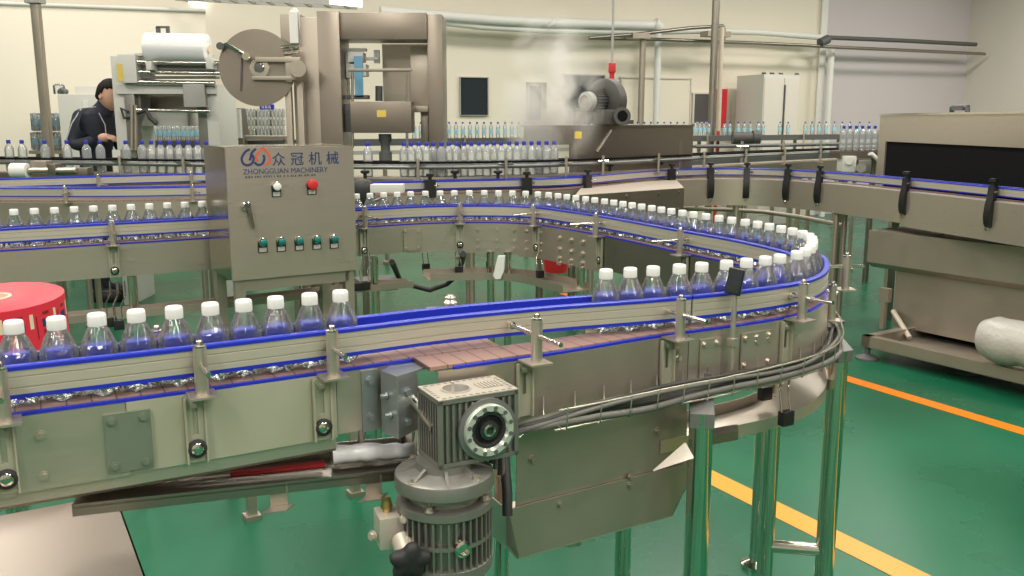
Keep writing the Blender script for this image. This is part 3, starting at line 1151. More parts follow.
k = MB()
k.obox(cp(0, -.014, 0), P3(bd * BW, 0), P3(bn * -(BD - .014), 0), (0, 0, BH))
k.build('cabinet_body', 'steel_side', cb, 30)
MB().obox(cp(-.004, -.02, BH), P3(bd * (BW + .008), 0), P3(bn * -(BD - .02), 0), (0, 0, .003)).build('top_cover', 'steel_shine', cb, 30)
k = MB()
k.prism([cp(0, -.013, .0), cp(BW, -.013, .0), cp(BW, -.013, BH), cp(0, -.013, BH)], P3(bn * .013, 0))
door = k.build('door', 'steel', cb, 30)
k = MB()
k.lathe([(.016, 0), (.017, .014), (.012, .018)], cp(.062, 0, .276), P3(bn, 0), 18)
k.prism([cp(.050, .008, .285), cp(.076, .008, .290), cp(.078, .008, .262), cp(.088, .008, .20), cp(.080, .008, .19), cp(.066, .008, .255)], P3(bn * .010, 0))
k.build('latch_handle', 'steel_shine', door, 30)


def button(a, z, col, r, name, tagz=-.028):
    b = MB().obox(cp(a - .018, 0, z - .040), P3(bd * .036, 0), P3(bn * .003, 0), (0, 0, .044)).build('button_plate', 'black', door, 30)
    MB().obox(cp(a - .014, .003, z - .037), P3(bd * .028, 0), P3(bn * .0008, 0), (0, 0, .016)).build('name_tag', 'greypaint', b, 30)
    MB().lathe([(.0165, 0), (.0165, .006), (.0145, .007), (.0145, .004)], cp(a, .003, z), P3(bn, 0), 22).build('button_ring', 'steel_shine', b, 40)
    MB().lathe([(r * .8, .003), (r * .8, .010), (r, .011), (r, .017), (r * .8, .019), (r * .2, .020)], cp(a, .003, z), P3(bn, 0), 24).build(name, col, b, 40)


for i in range(5):
    button(.118 + i * .0705, .138 - i * .0012, 'green', .0128, 'green_button')
button(.180, .345, 'white_cap', .0145, 'lamp')
button(.318, .348, 'red', .020, 'stop_button')


def lettering(txt, name, m, a, z, size, parent, width=None, off=.0006, ext=.0005, wt=.0006):
    """flat printed letters on the face of the control box"""
    cu = bpy.data.curves.new(name, 'FONT')
    cu.body = txt
    cu.size = size
    cu.extrude = ext
    cu.offset = wt
    cu.align_x = 'LEFT'
    o = bpy.data.objects.new(name, cu)
    COL.objects.link(o)
    bpy.context.view_layer.update()
    dg = bpy.context.evaluated_depsgraph_get()
    me = bpy.data.meshes.new_from_object(o.evaluated_get(dg))
    bpy.data.objects.remove(o)
    bpy.data.curves.remove(cu)
    xs = [v.co.x for v in me.vertices]
    sx = width / (max(xs) - min(xs)) if width else 1
    x0 = min(xs)
    for v in me.vertices:
        q = cp(a + (v.co.x - x0) * sx, off + v.co.z, z + v.co.y)
        v.co = q
    me.materials.clear()
    me.materials.append(M[m])
    e = bpy.data.objects.new(name, me)
    COL.objects.link(e)
    put(e, parent)
    return e


for i, ch_ in enumerate('众冠机械'):
    lettering(ch_, 'company_lettering', 'logo_blue', .170 + i * .0705, .426, .053, door, wt=.0003)
lettering('ZHONGGUAN MACHINERY', 'company_lettering', 'logo_blue', .060, .393, .028, door, width=.325, wt=0)


def loop_mark(pts, m, nm):
    P = []
    n = len(pts)
    V = [Vector(p) for p in pts]
    for i in range(n - 1):
        p0, p1, p2, p3 = V[max(i - 1, 0)], V[i], V[i + 1], V[min(i + 2, n - 1)]
        for j in range(6):
            t = j / 6
            P.append(.5 * ((2 * p1) + (p2 - p0) * t + (2 * p0 - 5 * p1 + 4 * p2 - p3) * t * t + (3 * p1 - p0 - 3 * p2 + p3) * t ** 3))
    P.append(V[-1])
    k = MB()
    L, Rr = [], []
    for i, p in enumerate(P):
        t = (P[min(i + 1, len(P) - 1)] - P[max(i - 1, 0)]).normalized()
        q = right(t) * .0042
        L.append(p + q)
        Rr.append(p - q)
    for i in range(len(P) - 1):
        k.prism([cp(v.x, .0006, v.y) for v in (L[i], L[i + 1], Rr[i + 1], Rr[i])], P3(bn * .0006, 0))
    return k.build(nm, m, door)


lx, lz = .055, .424
drop = lambda x: [(lx + x + .034, lz + .060), (lx + x + .018, lz + .052), (lx + x + .003, lz + .030), (lx + x + .006, lz + .010), (lx + x + .022, lz + .002), (lx + x + .040, lz + .010), (lx + x + .046, lz + .028), (lx + x + .041, lz + .040)]
loop_mark(drop(0), 'logo_blue', 'logo')
loop_mark([(lx + .056, lz + .062), (lx + .040, lz + .046), (lx + .035, lz + .028), (lx + .030, lz + .020)], 'logo_blue', 'logo')
loop_mark([(lx + .048, lz + .012), (lx + .062, lz + .002), (lx + .078, lz + .008), (lx + .086, lz + .026), (lx + .082, lz + .038)], 'logo_blue', 'logo')
loop_mark([(lx + .060, lz + .016), (lx + .055, lz + .034), (lx + .070, lz + .052), (lx + .084, lz + .062), (lx + .100, lz + .046), (lx + .108, lz + .026), (lx + .100, lz + .008), (lx + .085, lz + .003)], 'logo_red', 'logo')
k = MB()                                   # small illegible line below the name: fine strokes
x = .066
while x < .335:
    w_ = random.choice((.004, .006, .008))
    k.obox(cp(x, .0005, .379), P3(bd * w_, 0), P3(bn * .0006, 0), (0, 0, .0075))
    x += w_ + random.choice((.003, .003, .008))
k.build('small_print', 'darkgrey', door)
# stand: four square legs, rails under the box
for a in (.012, BW - .045):
    for b in (-.012, -BD + .04):
        q = cp(a, b, 0)
        MB().obox(Vector((q.x, q.y, .02)), P3(bd * .036, 0), P3(bn * -.036, 0), (0, 0, BZ0 - .02)).obox(Vector((q.x, q.y, 0)) + P3(-bd * .012 + bn * .012, 0), P3(bd * .06, 0), P3(bn * -.06, 0), (0, 0, .02)).build('leg', 'steel_dull', cb, 30)
for b in (-.012, -BD + .04):
    q = cp(.03, b, -.045)
    MB().obox(q, P3(bd * (BW - .06), 0), P3(bn * -.03, 0), (0, 0, .044)).build('stand_rail', 'steel_dull', cb, 30)
for a in (.014, BW - .040):
    q = cp(a, -.03, -.28)
    MB().obox(q, P3(bd * .03, 0), P3(bn * -(BD - .10), 0), (0, 0, .03)).build('stand_rail', 'steel_dull', cb, 30)

# ------------------------------------------------------------------ red roll of labels behind the near row
rc = at(-4, 297, 1.10)
rr_ = 62 / 900 * 2.32
RX = Vector((0, -.075, .997))
rl = thing('label_roll', (rc.x, rc.y, .955), 'big red roll of labels lying flat behind the near bottle row', 'label roll')
MB().lathe([(.035, -.118), (rr_, -.118), (rr_, -.002), (rr_ - .003, 0), (.036, 0), (.036, -.02), (.034, -.02)], rc, RX, 72).build('wound_labels', 'redtop', rl, 40)
MB().lathe([(.036, -.11), (.036, .002), (.029, .002), (.029, -.05)], rc, RX, 36).build('core', 'card', rl, 40)
k = MB()
k2 = MB()
k3 = MB()
for i in range(14):                        # printed repeats round the edge
    a0 = 2 * PI * i / 14
    for (a1, a2, z0, z1, kk) in ((.04, .20, -.062, -.040, k), (.05, .19, -.085, -.068, k2), (.28, .34, -.060, -.022, k3), (.38, .40, -.09, -.03, k2), (.06, .18, -.030, -.022, k2)):
        RY = Vector((0, .997, .075))
        pts = [rc + (Vector((1, 0, 0)) * math.cos(a0 + a1 + (a2 - a1) * f) + RY * math.sin(a0 + a1 + (a2 - a1) * f)) * (rr_ + .0004) for f in (0, .5, 1)]
        kk.bm.faces.new([kk.bm.verts.new(p + RX * z0) for p in pts] + [kk.bm.verts.new(p + RX * z1) for p in pts[::-1]])
k.build('printed_marks', 'logo_blue', rl)
k2.build('printed_marks', 'darkred', rl)
k3.build('barcode_marks', 'card', rl)
st = thing('roll_stand', (rc.x, rc.y, 0), 'small round steel stand holding the red roll of labels', 'stand')
MB().lathe([(.13, .973), (.15, .975), (.15, .982), (.13, .982)], (rc.x, rc.y, 0), n=36).build('stand_top', 'steel', st, 30)
MB().cyl((rc.x, rc.y, .02), (rc.x, rc.y, .973), .03, n=20).build('column', 'steel_shine', st, 40)
MB().lathe([(.17, 0), (.17, .012), (.04, .03)], (rc.x, rc.y, 0), n=36).build('foot', 'steel_dull', st, 40)
# ------------------------------------------------------------------ bottles
def bottle_profile(n=18):
    return [(.012, .010), (.022, .003), (.027, .001), (.0305, .006), (.031, .012), (.0302, .018), (.031, .024), (.031, .036), (.0302, .041), (.031, .046), (.031, .060),
            (.0300, .065), (.0308, .070), (.0300, .074), (.0308, .078), (.0301, .0815), (.0285, .0862), (.0265, .0912), (.0245, .0962), (.0224, .1012), (.0198, .107), (.0170, .1125), (.0150, .1160), (.0142, .118), (.0122, .119)]


def flute(r, h, a):
    if .083 < h < .112:
        r *= 1 - .06 * (.5 + .5 * math.cos(10 * a))
    if h < .008 and r > .02:
        h = h + .006 * (.5 + .5 * math.cos(5 * a))
    return r, h


proto = thing('water_bottle', (0, 0, -5), 'x', 'bottle', 'x', local=True)
MB().lathe(bottle_profile(), n=40, lobes=flute).build('bottle_body', 'pet', proto, 35)
lobc = lambda r, h, a: (r * (1 + (.012 * math.cos(40 * a) if .1195 < h < .1346 else 0)), h)
MB().lathe([(.0125, .1185), (.0148, .1185), (.0150, .120), (.0150, .1345), (.0146, .1378), (.0130, .1396), (.008, .1400)], n=40, lobes=lobc).build('cap', 'white_cap', proto, 35)
ORD = ['first', 'second', 'third', 'fourth', 'fifth', 'sixth', 'seventh', 'eighth', 'ninth', 'tenth', 'eleventh', 'twelfth', 'thirteenth', 'fourteenth', 'fifteenth', 'sixteenth', 'seventeenth', 'eighteenth', 'nineteenth', 'twentieth']
used = False


def put_bottle(p, rz, label, group):
    global used
    b = proto if not used else copy_tree(proto)
    used = True
    set_tree(b, (p.x, p.y, BELT), rz)
    b['label'] = label
    b['group'] = group


def nth(i):
    t = ['', 'twenty-', 'thirty-', 'forty-', 'fifty-']
    if i < 20:
        return ORD[i]
    if (i + 1) % 10 == 0:
        return {30: 'thirtieth', 40: 'fortieth', 50: 'fiftieth'}[i + 1]
    return t[(i + 1) // 10 - 1] + ORD[(i + 1) % 10 - 1]


# ten on the near straight, from the control-box side outwards
xs = [343, 311, 278, 247, 211, 175, 137, 97, 56, 13]
ys = [291.5, 294, 298, 302, 303.5, 307.5, 311.5, 315.5, 319.5, 323.5]
for i, (px, py) in enumerate(zip(xs, ys)):
    s = nearest(PA, at(px, py, 1.23).xy)
    p, t = pos(PA, s)
    put_bottle(p, random.uniform(0, 6), 'clear white-capped bottle, %s leftward from the gap in the near row' % nth(i), 'bottles on the near straight')
# right of the gap, round the bend and along the far run
s = nearest(PA, at(605, 268.5, 1.23).xy)
s_end = nearest(PA, at(366, 193, 1.23).xy)
first = [605, 632, 655, 677, 698, 718, 737, 755, 772, 785]
fy = [268.5, 268, 266.5, 263.5, 261.5, 258.5, 256.5, 254.5, 253, 249.5]
S = [nearest(PA, at(a, b, 1.23).xy) for a, b in zip(first, fy)]
for i, s in enumerate(S):
    p, t = pos(PA, s)
    put_bottle(p, random.uniform(0, 6), 'clear white-capped bottle, %s to the right of the gap on the near rail' % nth(i), 'bottles on the near side of the bend')
s = S[-1] + .066
i = 0
s_b = nearest(PA, (.80, 2.90))
while s < s_b:
    p, t = pos(PA, s)
    put_bottle(p, random.uniform(0, 6), 'clear white-capped bottle packed in the tight bend, %s going round from the viewer' % nth(i), 'bottles in the bend')
    s += .0655
    i += 1
i = 0
while s < nearest(PA, (-.76, 4.0)):
    p, t = pos(PA, s)
    put_bottle(p, random.uniform(0, 6), 'clear white-capped bottle on the far run of the loop, %s after the bend' % nth(i), 'bottles on the far run')
    s += .0665 + random.choice((0, 0, .004))
    i += 1
# left of the control box
i = 0
s = nearest(PA, at(198, 200, 1.23).xy)
while s < nearest(PA, at(-12, 209, 1.23).xy):
    p, t = pos(PA, s)
    put_bottle(p, random.uniform(0, 6), 'clear white-capped bottle beyond the red roll, %s counted away from the control box' % nth(i), 'bottles left of the control box')
    s += .0672
    i += 1
# two more that the box hides in part
for k_ in range(2):
    p, t = pos(PA, nearest(PA, at(198, 200, 1.23).xy) - .0672 * (k_ + 1))
    put_bottle(p, .3, 'clear white-capped bottle half hidden at the left side of the control box' + (', the farther one' if k_ else ''), 'bottles left of the control box')
# ------------------------------------------------------------------ lines behind the loop
def xz(px, py, y):
    v = aty(px, py, y)
    return v.x, v.z


def fbox(k, px0, py0, px1, py1, y, dep, bev=0):
    """box whose front, at distance y, covers that patch of the photo"""
    a, b = aty(px0, py1, y), aty(px1, py0, y)
    z0 = min(aty(px0, py1, y).z, aty(px1, py1, y).z)
    k.box(((a.x + b.x) / 2, y + dep / 2, (z0 + b.z) / 2), (b.x - a.x, dep, b.z - z0), 0, bev)
    return k


# ---- second blue-railed line: straight on the left, arching away and back to the right
RB_ = [(0, 187.5), (100, 187.8), (200, 186.3), (300, 184.4), (360, 183), (460, 180.3), (560, 178), (600, 175), (640, 171.5), (680, 169.3), (720, 168.4), (770, 169), (830, 172.3), (890, 177.2), (950, 182.7), (1024, 189.5)]
NB = [at(px, py, 1.165).xy for px, py in RB_]
NB = [NB[0] + (NB[0] - NB[2]) * .5] + NB + [NB[-1] + (NB[-1] - NB[-2]) * .5]
NBs = smooth_path([tuple(p) for p in NB], .06, 14)
QB = [p - right((NBs[min(i + 1, len(NBs) - 1)] - NBs[max(i - 1, 0)]).normalized()) * .046 for i, p in enumerate(NBs)]
rear = thing('arched_conveyor', (.6, 6.4, 0), 'empty blue-railed conveyor behind the loop, with black curved rail brackets along its right arm', 'conveyor')
rail_set(rear, QB)
MB().sweep(QB, [(-.0415, BELT - .008), (.0415, BELT - .008), (.0415, BELT), (-.0415, BELT)]).build('chain_belt', 'belt', rear, 30)
LQ = length(QB)
sj1 = nearest(QB, at(590, 176, 1.165).xy)
sj2 = nearest(QB, at(684, 170, 1.165).xy)
panel(rear, cut(QB, 0, sj1, .06), .054, .90, 1.078, 'steel_dull')
panel(rear, cut(QB, sj2, nearest(QB, (2.55, 6.1)), .06), .075, .865, 1.078, 'steel')
panel(rear, cut(QB, nearest(QB, (2.55, 6.1)) + .004, LQ, .06), .075, .845, 1.078, 'steel')
panel(rear, cut(QB, sj2, LQ, .06), -.075, .86, 1.078, 'steel')
MB().sweep(cut(QB, sj2, LQ, .06), [(.0415, 1.078), (.078, 1.078), (.078, 1.082), (.0415, 1.086)]).build('rim_strip', 'alu', rear, 30)
# broad transfer deck inside the bend
e0, e1 = at(575, 195.3, 1.085), at(684, 187.8, 1.085)
inner = [P3(pos(QB, sj1 - .1 + (sj2 - sj1 + .1) * i / 8)[0] + right(pos(QB, sj1 - .1 + (sj2 - sj1 + .1) * i / 8)[1]) * .05, 1.085) for i in range(9)]
k = MB().prism([e0, e1] + inner[::-1], (0, 0, -.004))
k.build('transfer_deck', 'deck', rear, 30)
ev = e1 - e0
k = MB().obox(e0 - ev * .5 + Vector((0, 0, -.19)), ev * 1.5, Vector((ev.y, -ev.x, 0)).normalized() * .003, (0, 0, .188))
for f in (.1, .45, .75, .95):
    for z_ in (-.03, -.15):
        k.bolt(e0 + ev * f + Vector((0, 0, z_)) + Vector((ev.y, -ev.x, 0)).normalized() * .003, (ev.y, -ev.x, 0), .010, .008)
k.build('deck_panel', 'steel_dark', rear, 30)


def black_bracket(px, py, curved=True, wdt=.050):
    """black plastic rail bracket: boss with a knob above and a curved arm to the panel"""
    s = nearest(QB, at(px, py, 1.165).xy)
    p, t = pos(QB, s)
    nn = right(t)
    q = p + nn * .062
    tt = P3(t * wdt, 0)
    k = MB()
    h = P3(q - t * wdt / 2, 0)
    zs = [(1.175, 0, .024), (1.10, 0, .030), (1.06, .012, .040), (.99, .018, .044), (.945, .018, .036), (.925, .018, .024)] if curved else [(1.175, 0, .024), (1.06, 0, .026)]
    prof = [P3(q + nn * a - t * wdt / 2, z_) for z_, a, b in zs] + [P3(q + nn * b - t * wdt / 2, z_) for z_, a, b in zs[::-1]]
    k.prism(prof, tt)
    o = k.build('rail_bracket', 'black', rear, 30)
    k = MB().lathe([(.012, 0), (.012, .02), (.026, .025), (.026, .042), (.008, .046)], P3(q + nn * .012, 1.172), n=16)
    k.build('bracket_knob', 'black', o, 40)
    if curved:
        MB().bolt(P3(q + nn * .03, .915), P3(nn, 0), .008, .012).build('bracket_bolt', 'steel_shine', o, 30)
    a = P3(q - nn * .02, 1.14)
    MB().cyl(a, a + P3(nn * .06 + t * .05, 0), .006, n=10).build('clamp_rod', 'steel_shine', o, 40)


for px, py in ((708, 168.5), (747, 168.6), (790, 170), (819, 172), (911, 179), (999, 187)):
    black_bracket(px, py)
for px, py in ((428, 181), (526, 179), (588, 176.5), (672, 170)):
    black_bracket(px, py, False, .07)
for px, py in ((66, 188), (192, 187)):
    p, t = pos(QB, nearest(QB, at(px, py, 1.165).xy))
    post(rear, p, t, 1.078, 1, lean=.3)


def leg_at(parent, q, zt, r=.022, m='steel_dull'):
    MB().cyl((q.x, q.y, .02), (q.x, q.y, zt), r, n=14).lathe([(.05, 0), (.05, .02), (.02, .04)], (q.x, q.y, 0), n=14).build('leg', m, parent, 40)


for px, py in ((30, 187), (345, 183), (600, 176), (738, 168.4), (838, 173)):
    p, t = pos(QB, nearest(QB, at(px, py, 1.165).xy))
    leg_at(rear, p + right(t) * .04, .87)
    leg_at(rear, p - right(t) * .04, .87)
# pale rail low on its legs
P = [at(655, 211, .82), at(690, 209, .82), at(725, 209.5, .80), at(765, 212, .78), at(800, 217, .77), at(845, 226, .74)]
P = [P3(v, z_) for v, z_ in zip([Vector((q.x, q.y)) for q in P], [q.z for q in P])]
MB().tube(P, .018, 12).build('lower_rail', 'pinkpipe', rear, 60)

# ---- third line, seen only at the far left
cz = .025
NC = [at(-60, 180.5, 1.165 + cz).xy, at(0, 178.6, 1.165 + cz).xy, at(100, 175.8, 1.165 + cz).xy, at(200, 173.2, 1.165 + cz).xy, at(235, 172.4, 1.165 + cz).xy]
QC = smooth_path([tuple(p) for p in NC], .06, 4)
third = thing('short_conveyor', (-2.9, 5.9, 0), 'short blue-railed conveyor at the far left, between the arched conveyor and the filled bottle line', 'conveyor')
RT, RB, BELT = RT + cz, RB + cz, BELT + cz
rail_set(third, QC)
MB().sweep(QC, [(-.0415, BELT - .008), (.0415, BELT - .008), (.0415, BELT), (-.0415, BELT)]).build('chain_belt', 'belt', third, 30)
panel(third, QC, .054, .93, 1.10, 'steel_dull')
for px, py in ((97, 176), (188, 173)):
    p, t = pos(QC, nearest(QC, at(px, py, 1.19).xy))
    post(third, p, t, 1.10, 1, lean=.3)
RT, RB, BELT = RT - cz, RB - cz, BELT - cz
for f in (.1, .9):
    p, t = pos(QC, length(QC) * f)
    leg_at(third, p, .95)

# ---- line of filled, blue-capped bottles
DB = 1.175
DP = [(-30, 7.0), (100, 6.75), (200, 6.55), (300, 6.35), (368, 6.22), (420, 6.2), (480, 6.28), (555, 6.55), (620, 7.0), (690, 7.65), (770, 8.5), (850, 9.4), (905, 10.0)]
QD = smooth_path([tuple(aty(px, 160, y).xy) for px, y in DP], .08, 6)
fill = thing('filled_bottle_conveyor', (-.5, 6.4, 0), 'steel conveyor with tubular handrails carrying filled blue-capped bottles to the blower box', 'conveyor')
MB().sweep(QD, [(-.075, DB - .012), (.075, DB - .012), (.075, DB), (-.075, DB)]).build('chain_belt', 'steel', fill, 30)
MB().sweep(QD, [(.075, DB - .17), (.082, DB - .17), (.082, DB - .012), (.075, DB - .012)]).build('side_panel', 'steel_dark', fill, 30)
MB().sweep(QD, [(-.082, DB - .17), (-.075, DB - .17), (-.075, DB - .012), (-.082, DB - .012)]).build('side_panel', 'steel_dark', fill, 30)
for u in (.085, -.085):
    for z_, r in ((DB + .098, .008), (DB + .068, .015)):
        MB().tube([P3(pos(QD, s * .12)[0] + right(pos(QD, s * .12)[1]) * u, z_) for s in range(int(length(QD) / .12))], r, 8).build('handrail', 'cast_dark' if r > .01 else 'dark', fill, 60)
for px in (121, 195, 421, 485, 553, 585, 635, 681, 725, 767, 806):
    s = nearest(QD, aty(px, 160, dict(DP).get(px) or 6.6 if px < 560 else 6.55 + (px - 555) / 295 * 2.85).xy)
    p, t = pos(QD, s)
    q = p + right(t) * .112
    k = MB().cyl(P3(q, DB - .02), P3(q, DB + .125), .011, n=10).obox(P3(q - t * .03 - right(t) * .04, DB - .024), P3(t * .06, 0), P3(right(t) * .06, 0), (0, 0, .006))
    o = k.build('rail_clamp', 'steel', fill, 40)
    MB().cyl(P3(q - t * .055, DB + .085), P3(q + t * .055, DB + .085), .007, n=8).build('clamp_rod', 'steel_shine', o, 40)
for s in range(1, 10):
    p, t = pos(QD, length(QD) * s / 10)
    leg_at(fill, p + right(t) * .05, DB - .17)
    leg_at(fill, p - right(t) * .05, DB - .17)
# small fittings on its front edge
for px, py, y in ((365, 174, 6.0), (455, 174, 6.02), (498, 174, 6.1), (610, 167, 6.85), (660, 165, 7.3)):
    q = aty(px, py, y)
    MB().lathe([(.012, -.03), (.012, 0), (.03, .008), (.03, .022), (.012, .026)], q, n=12).build('hand_knob', 'black', fill, 40)

# filled bottle: one mesh of clear body, water, blue cap (too small here to show more)
def filled_bottle(h, name='filled_bottle', label_band=False):
    r = .0325 * h / .235
    k = h / .235
    prof = [(.026, 0), (.031, .004), (.0325, .012), (.0325, .05), (.0312, .056), (.0325, .062), (.0325, .10), (.0312, .106), (.0325, .112), (.0325, .162), (.0305, .174), (.025, .187), (.0165, .199), (.0130, .204), (.0125, .212)]
    o = thing(name, (0, 0, -5), 'x', 'bottle', 'x', local=True)
    MB().lathe([(a * k, b * k) for a, b in prof], n=16).build('bottle_body', 'pet_far', o, 50)
    MB().lathe([(.0145 * k, .208 * k), (.015 * k, .212 * k), (.015 * k, .230 * k), (.013 * k, .235 * k)], n=14).build('cap', 'blue_cap', o, 50)
    if label_band:
        MB().lathe([(.0330 * k, .062 * k), (.0333 * k, .066 * k), (.0333 * k, .125 * k), (.0330 * k, .129 * k)], n=16).build('label_sleeve', 'labelprint', o, 50)
    return o


def run_of(protoo, spots, labeller, group, z):
    for i, p in enumerate(spots):
        b = protoo if i == 0 else copy_tree(protoo)
        set_tree(b, (p.x, p.y, z), random.uniform(0, 6))
        b['label'] = labeller(i)
        b['group'] = group


def dspot(px, off=0.0):
    p, t = pos(QD, spx(QD, px, off, DB + .1))
    return p + right(t) * off


def proj(p):
    zc = p.y * math.cos(PITCH) - (1.3 - CH) * math.sin(PITCH)
    return 512 + F * p.x / zc


gB = filled_bottle(.235)
lp = [10, 23, 46, 68, 87, 101, 127]
run_of(gB, [dspot(px, .02) for px in lp], lambda i: 'filled blue-capped bottle spaced apart at the far left, %s from the left edge' % nth(i), 'loose filled bottles at the far left', DB)
gC = copy_tree(gB)
gC['local'] = 1
lp = [143 + 9.2 * i for i in range(8)]
run_of(gC, [dspot(px, .02) for px in lp], lambda i: 'filled blue-capped bottle queueing left of the control box, %s from the film machine post' % nth(i), 'filled bottles queueing behind the control box', DB)
gD = copy_tree(gB)
run_of(gD, [dspot(368, .02)], lambda i: 'single filled blue-capped bottle standing under the label machine box', 'filled bottle under the label machine', DB)
gE = copy_tree(gB)
lp = [404 + 7.5 * i for i in range(21)]
run_of(gE, [dspot(px, .03 if i % 2 else -.012) for i, px in enumerate(lp)], lambda i: 'filled blue-capped bottle in the dense queue before the blower box, %s from the label machine' % nth(i), 'filled bottles between label machine and blower', DB)

# ---- far line of labelled bottles along the back wall
EZ = 1.36
EP = [(120, 8.6), (210, 9.0), (330, 9.6), (450, 10.2), (560, 10.9), (690, 11.9), (780, 12.7), (880, 13.7)]
QE = smooth_path([tuple(aty(px, 130, y).xy) for px, y in EP], .12, 3)
far = thing('wall_side_conveyor', (1, 10.5, 0), 'long steel conveyor along the back wall carrying labelled water bottles', 'conveyor')
MB().sweep(QE, [(-.12, EZ - .012), (.12, EZ - .012), (.12, EZ), (-.12, EZ)]).build('chain_belt', 'darkgrey', far, 30)
MB().sweep(QE, [(.12, EZ - .07), (.13, EZ - .07), (.13, EZ - .005), (.12, EZ - .005)]).build('side_panel', 'darkgrey', far, 30)
MB().sweep(QE, [(.13, EZ - .16), (.14, EZ - .16), (.14, EZ - .12), (.13, EZ - .12)]).build('side_panel', 'greypaint', far, 30)
for s in range(1, 12):
    p, t = pos(QE, length(QE) * s / 12)
    leg_at(far, p, EZ - .02, .025)
    q = p + right(t) * .16
    MB().cyl(P3(q, EZ - .2), P3(q, EZ + .03), .012, n=8).build('rail_clamp', 'steel', far, 40)


def espot(px, off=0):
    p, t = pos(QE, spx(QE, px, off, EZ + .1))
    return p + right(t) * off


gF = filled_bottle(.18, 'labelled_bottle', True)
run_of(gF, [espot(414 + 7.0 * i, .03) for i in range(21)], lambda i: 'small blue-labelled bottle on the wall line, %s rightward from the label machine column' % nth(i), 'labelled bottles left of the steam', EZ)
gG = copy_tree(gF)
run_of(gG, [espot(565 + 6.6 * i, .0) for i in range(19)], lambda i: 'small labelled water bottle seen over the blower box top, %s along it' % nth(i), 'labelled bottles behind the blower box', EZ)
gH = copy_tree(gF)
run_of(gH, [espot(px, .03) for px in (695, 699.5, 704, 708.5)], lambda i: 'labelled bottle in the tight cluster before the dark wall hatch, %s of four' % nth(i), 'labelled bottles under the wall hatch', EZ)
gI = copy_tree(gF)
run_of(gI, [espot(px, .03) for px in (724.5, 729.5, 738, 744, 750, 758, 763, 780, 788)], lambda i: 'labelled bottle before the grey electrical cabinet, %s rightward from the red fire box' % nth(i), 'labelled bottles before the electrical cabinet', EZ)
gJ = copy_tree(gF)
run_of(gJ, [espot(px, .03) for px in (805, 812, 819, 826, 834, 842, 850, 859.5, 869)], lambda i: 'labelled bottle before the grey recess wall, %s in line towards the shrink tunnel' % nth(i), 'labelled bottles before the recess wall', EZ)
gK = copy_tree(gF)
sp = []
for i in range(12):
    for j in range(2):
        sp.append(espot(155 + 4.6 * i + j * 2.2, .08 - j * .10))
run_of(gK, sp, lambda i: 'labelled bottle massed behind the film machine, %s in the %s rank' % (nth(i // 2), ('front', 'back')[i % 2]), 'labelled bottles massed behind the film machine', EZ)

# ---- lines on the right between the blower box and the shrink tunnel
GZ = 1.20
GP = [(690, 9.4), (770, 9.9), (850, 10.6), (905, 11.2)]
QG = smooth_path([tuple(aty(px, 148, y).xy) for px, y in GP], .1, 2)
mid = thing('middle_conveyor', (2.6, 9.6, 0), 'narrow steel conveyor with dark handrails, right of the blower box and before the wall line', 'conveyor')
MB().sweep(QG, [(-.08, GZ - .12), (.08, GZ - .12), (.08, GZ), (-.08, GZ)]).build('chain_bed', 'darkgrey', mid, 30)
for u in (.09, -.09):
    MB().tube([P3(pos(QG, s * .12)[0] + right(pos(QG, s * .12)[1]) * u, GZ + .09) for s in range(int(length(QG) / .12))], .016, 8).build('handrail', 'darkgrey', mid, 60)
for s in range(1, 6):
    p, t = pos(QG, length(QG) * s / 6)
    leg_at(mid, p, GZ - .12, .025)
    q = p + right(t) * .12
    o = MB().cyl(P3(q, GZ - .1), P3(q, GZ + .14), .014, n=8).build('rail_clamp', 'steel', mid, 40)
    MB().cyl(P3(q - t * .08, GZ + .09), P3(q + t * .08, GZ + .09), .009, n=8).build('clamp_rod', 'steel_shine', o, 40)
# lump of wrapped motor on the far rail
q = aty(744, 138.5, 11.0)
mt = thing('drive_motor', (q.x, q.y, 0), 'small grey drive motor under the wall line, right of the brown pole', 'motor')
MB().cyl(q + Vector((-.14, 0, 0)), q + Vector((.10, .0, 0)), .075, n=20).cyl(q + Vector((.1, 0, 0)), q + Vector((.18, 0, 0)), .095, n=20).build('motor_body', 'motor', mt, 40)
MB().cyl((q.x, q.y, 0), (q.x, q.y, q.z - .07), .03, n=12).build('mount', 'steel_dark', mt, 40)

# seven bottles waiting at the shrink tunnel
rq = thing('infeed_table', (3.9, 9.0, 0), 'small infeed table with two drive gearboxes at the shrink tunnel mouth', 'table')
y0 = 8.6
a, b = aty(842, 151, y0), aty(884, 151, y0)
tz = a.z
MB().box(((a.x + b.x) / 2, y0 + .1, tz - .035), (b.x - a.x + .06, .3, .07)).build('table_top', 'steel_warm', rq, 30)
k = MB()
fbox(k, 843, 156, 857, 172, y0 - .1, .18, .01)
k.cyl(aty(849, 161, y0 - .1), aty(849, 161, y0 - .12), .035, n=16)
k.build('gearbox', 'offwhite', rq, 30)
k = MB()
fbox(k, 858, 160, 872, 173, y0 - .1, .18, .01)
k.cyl(aty(861, 168, y0 - .1), aty(861, 168, y0 - .13), .045, n=18)
k.build('gearbox', 'cast', rq, 30)
k = MB().tube([aty(860, 155, y0), aty(872, 154, y0 - .05), aty(878, 160, y0 - .05), aty(882, 166, y0)], .02, 8)
k.build('hose', 'offwhite', rq, 60)
for x in (a.x + .05, b.x - .05):
    MB().cyl((x, y0 + .1, 0), (x, y0 + .1, tz - .07), .03, n=12).build('leg', 'steel_dark', rq, 40)
gL = copy_tree(gB)
run_of(gL, [Vector((aty(842.5 + 6.2 * i, 150, y0 + .06).x, y0 + .06)) for i in range(7)], lambda i: 'filled blue-capped bottle waiting on the infeed table, %s from its left end' % nth(i), 'filled bottles on the infeed table', tz)
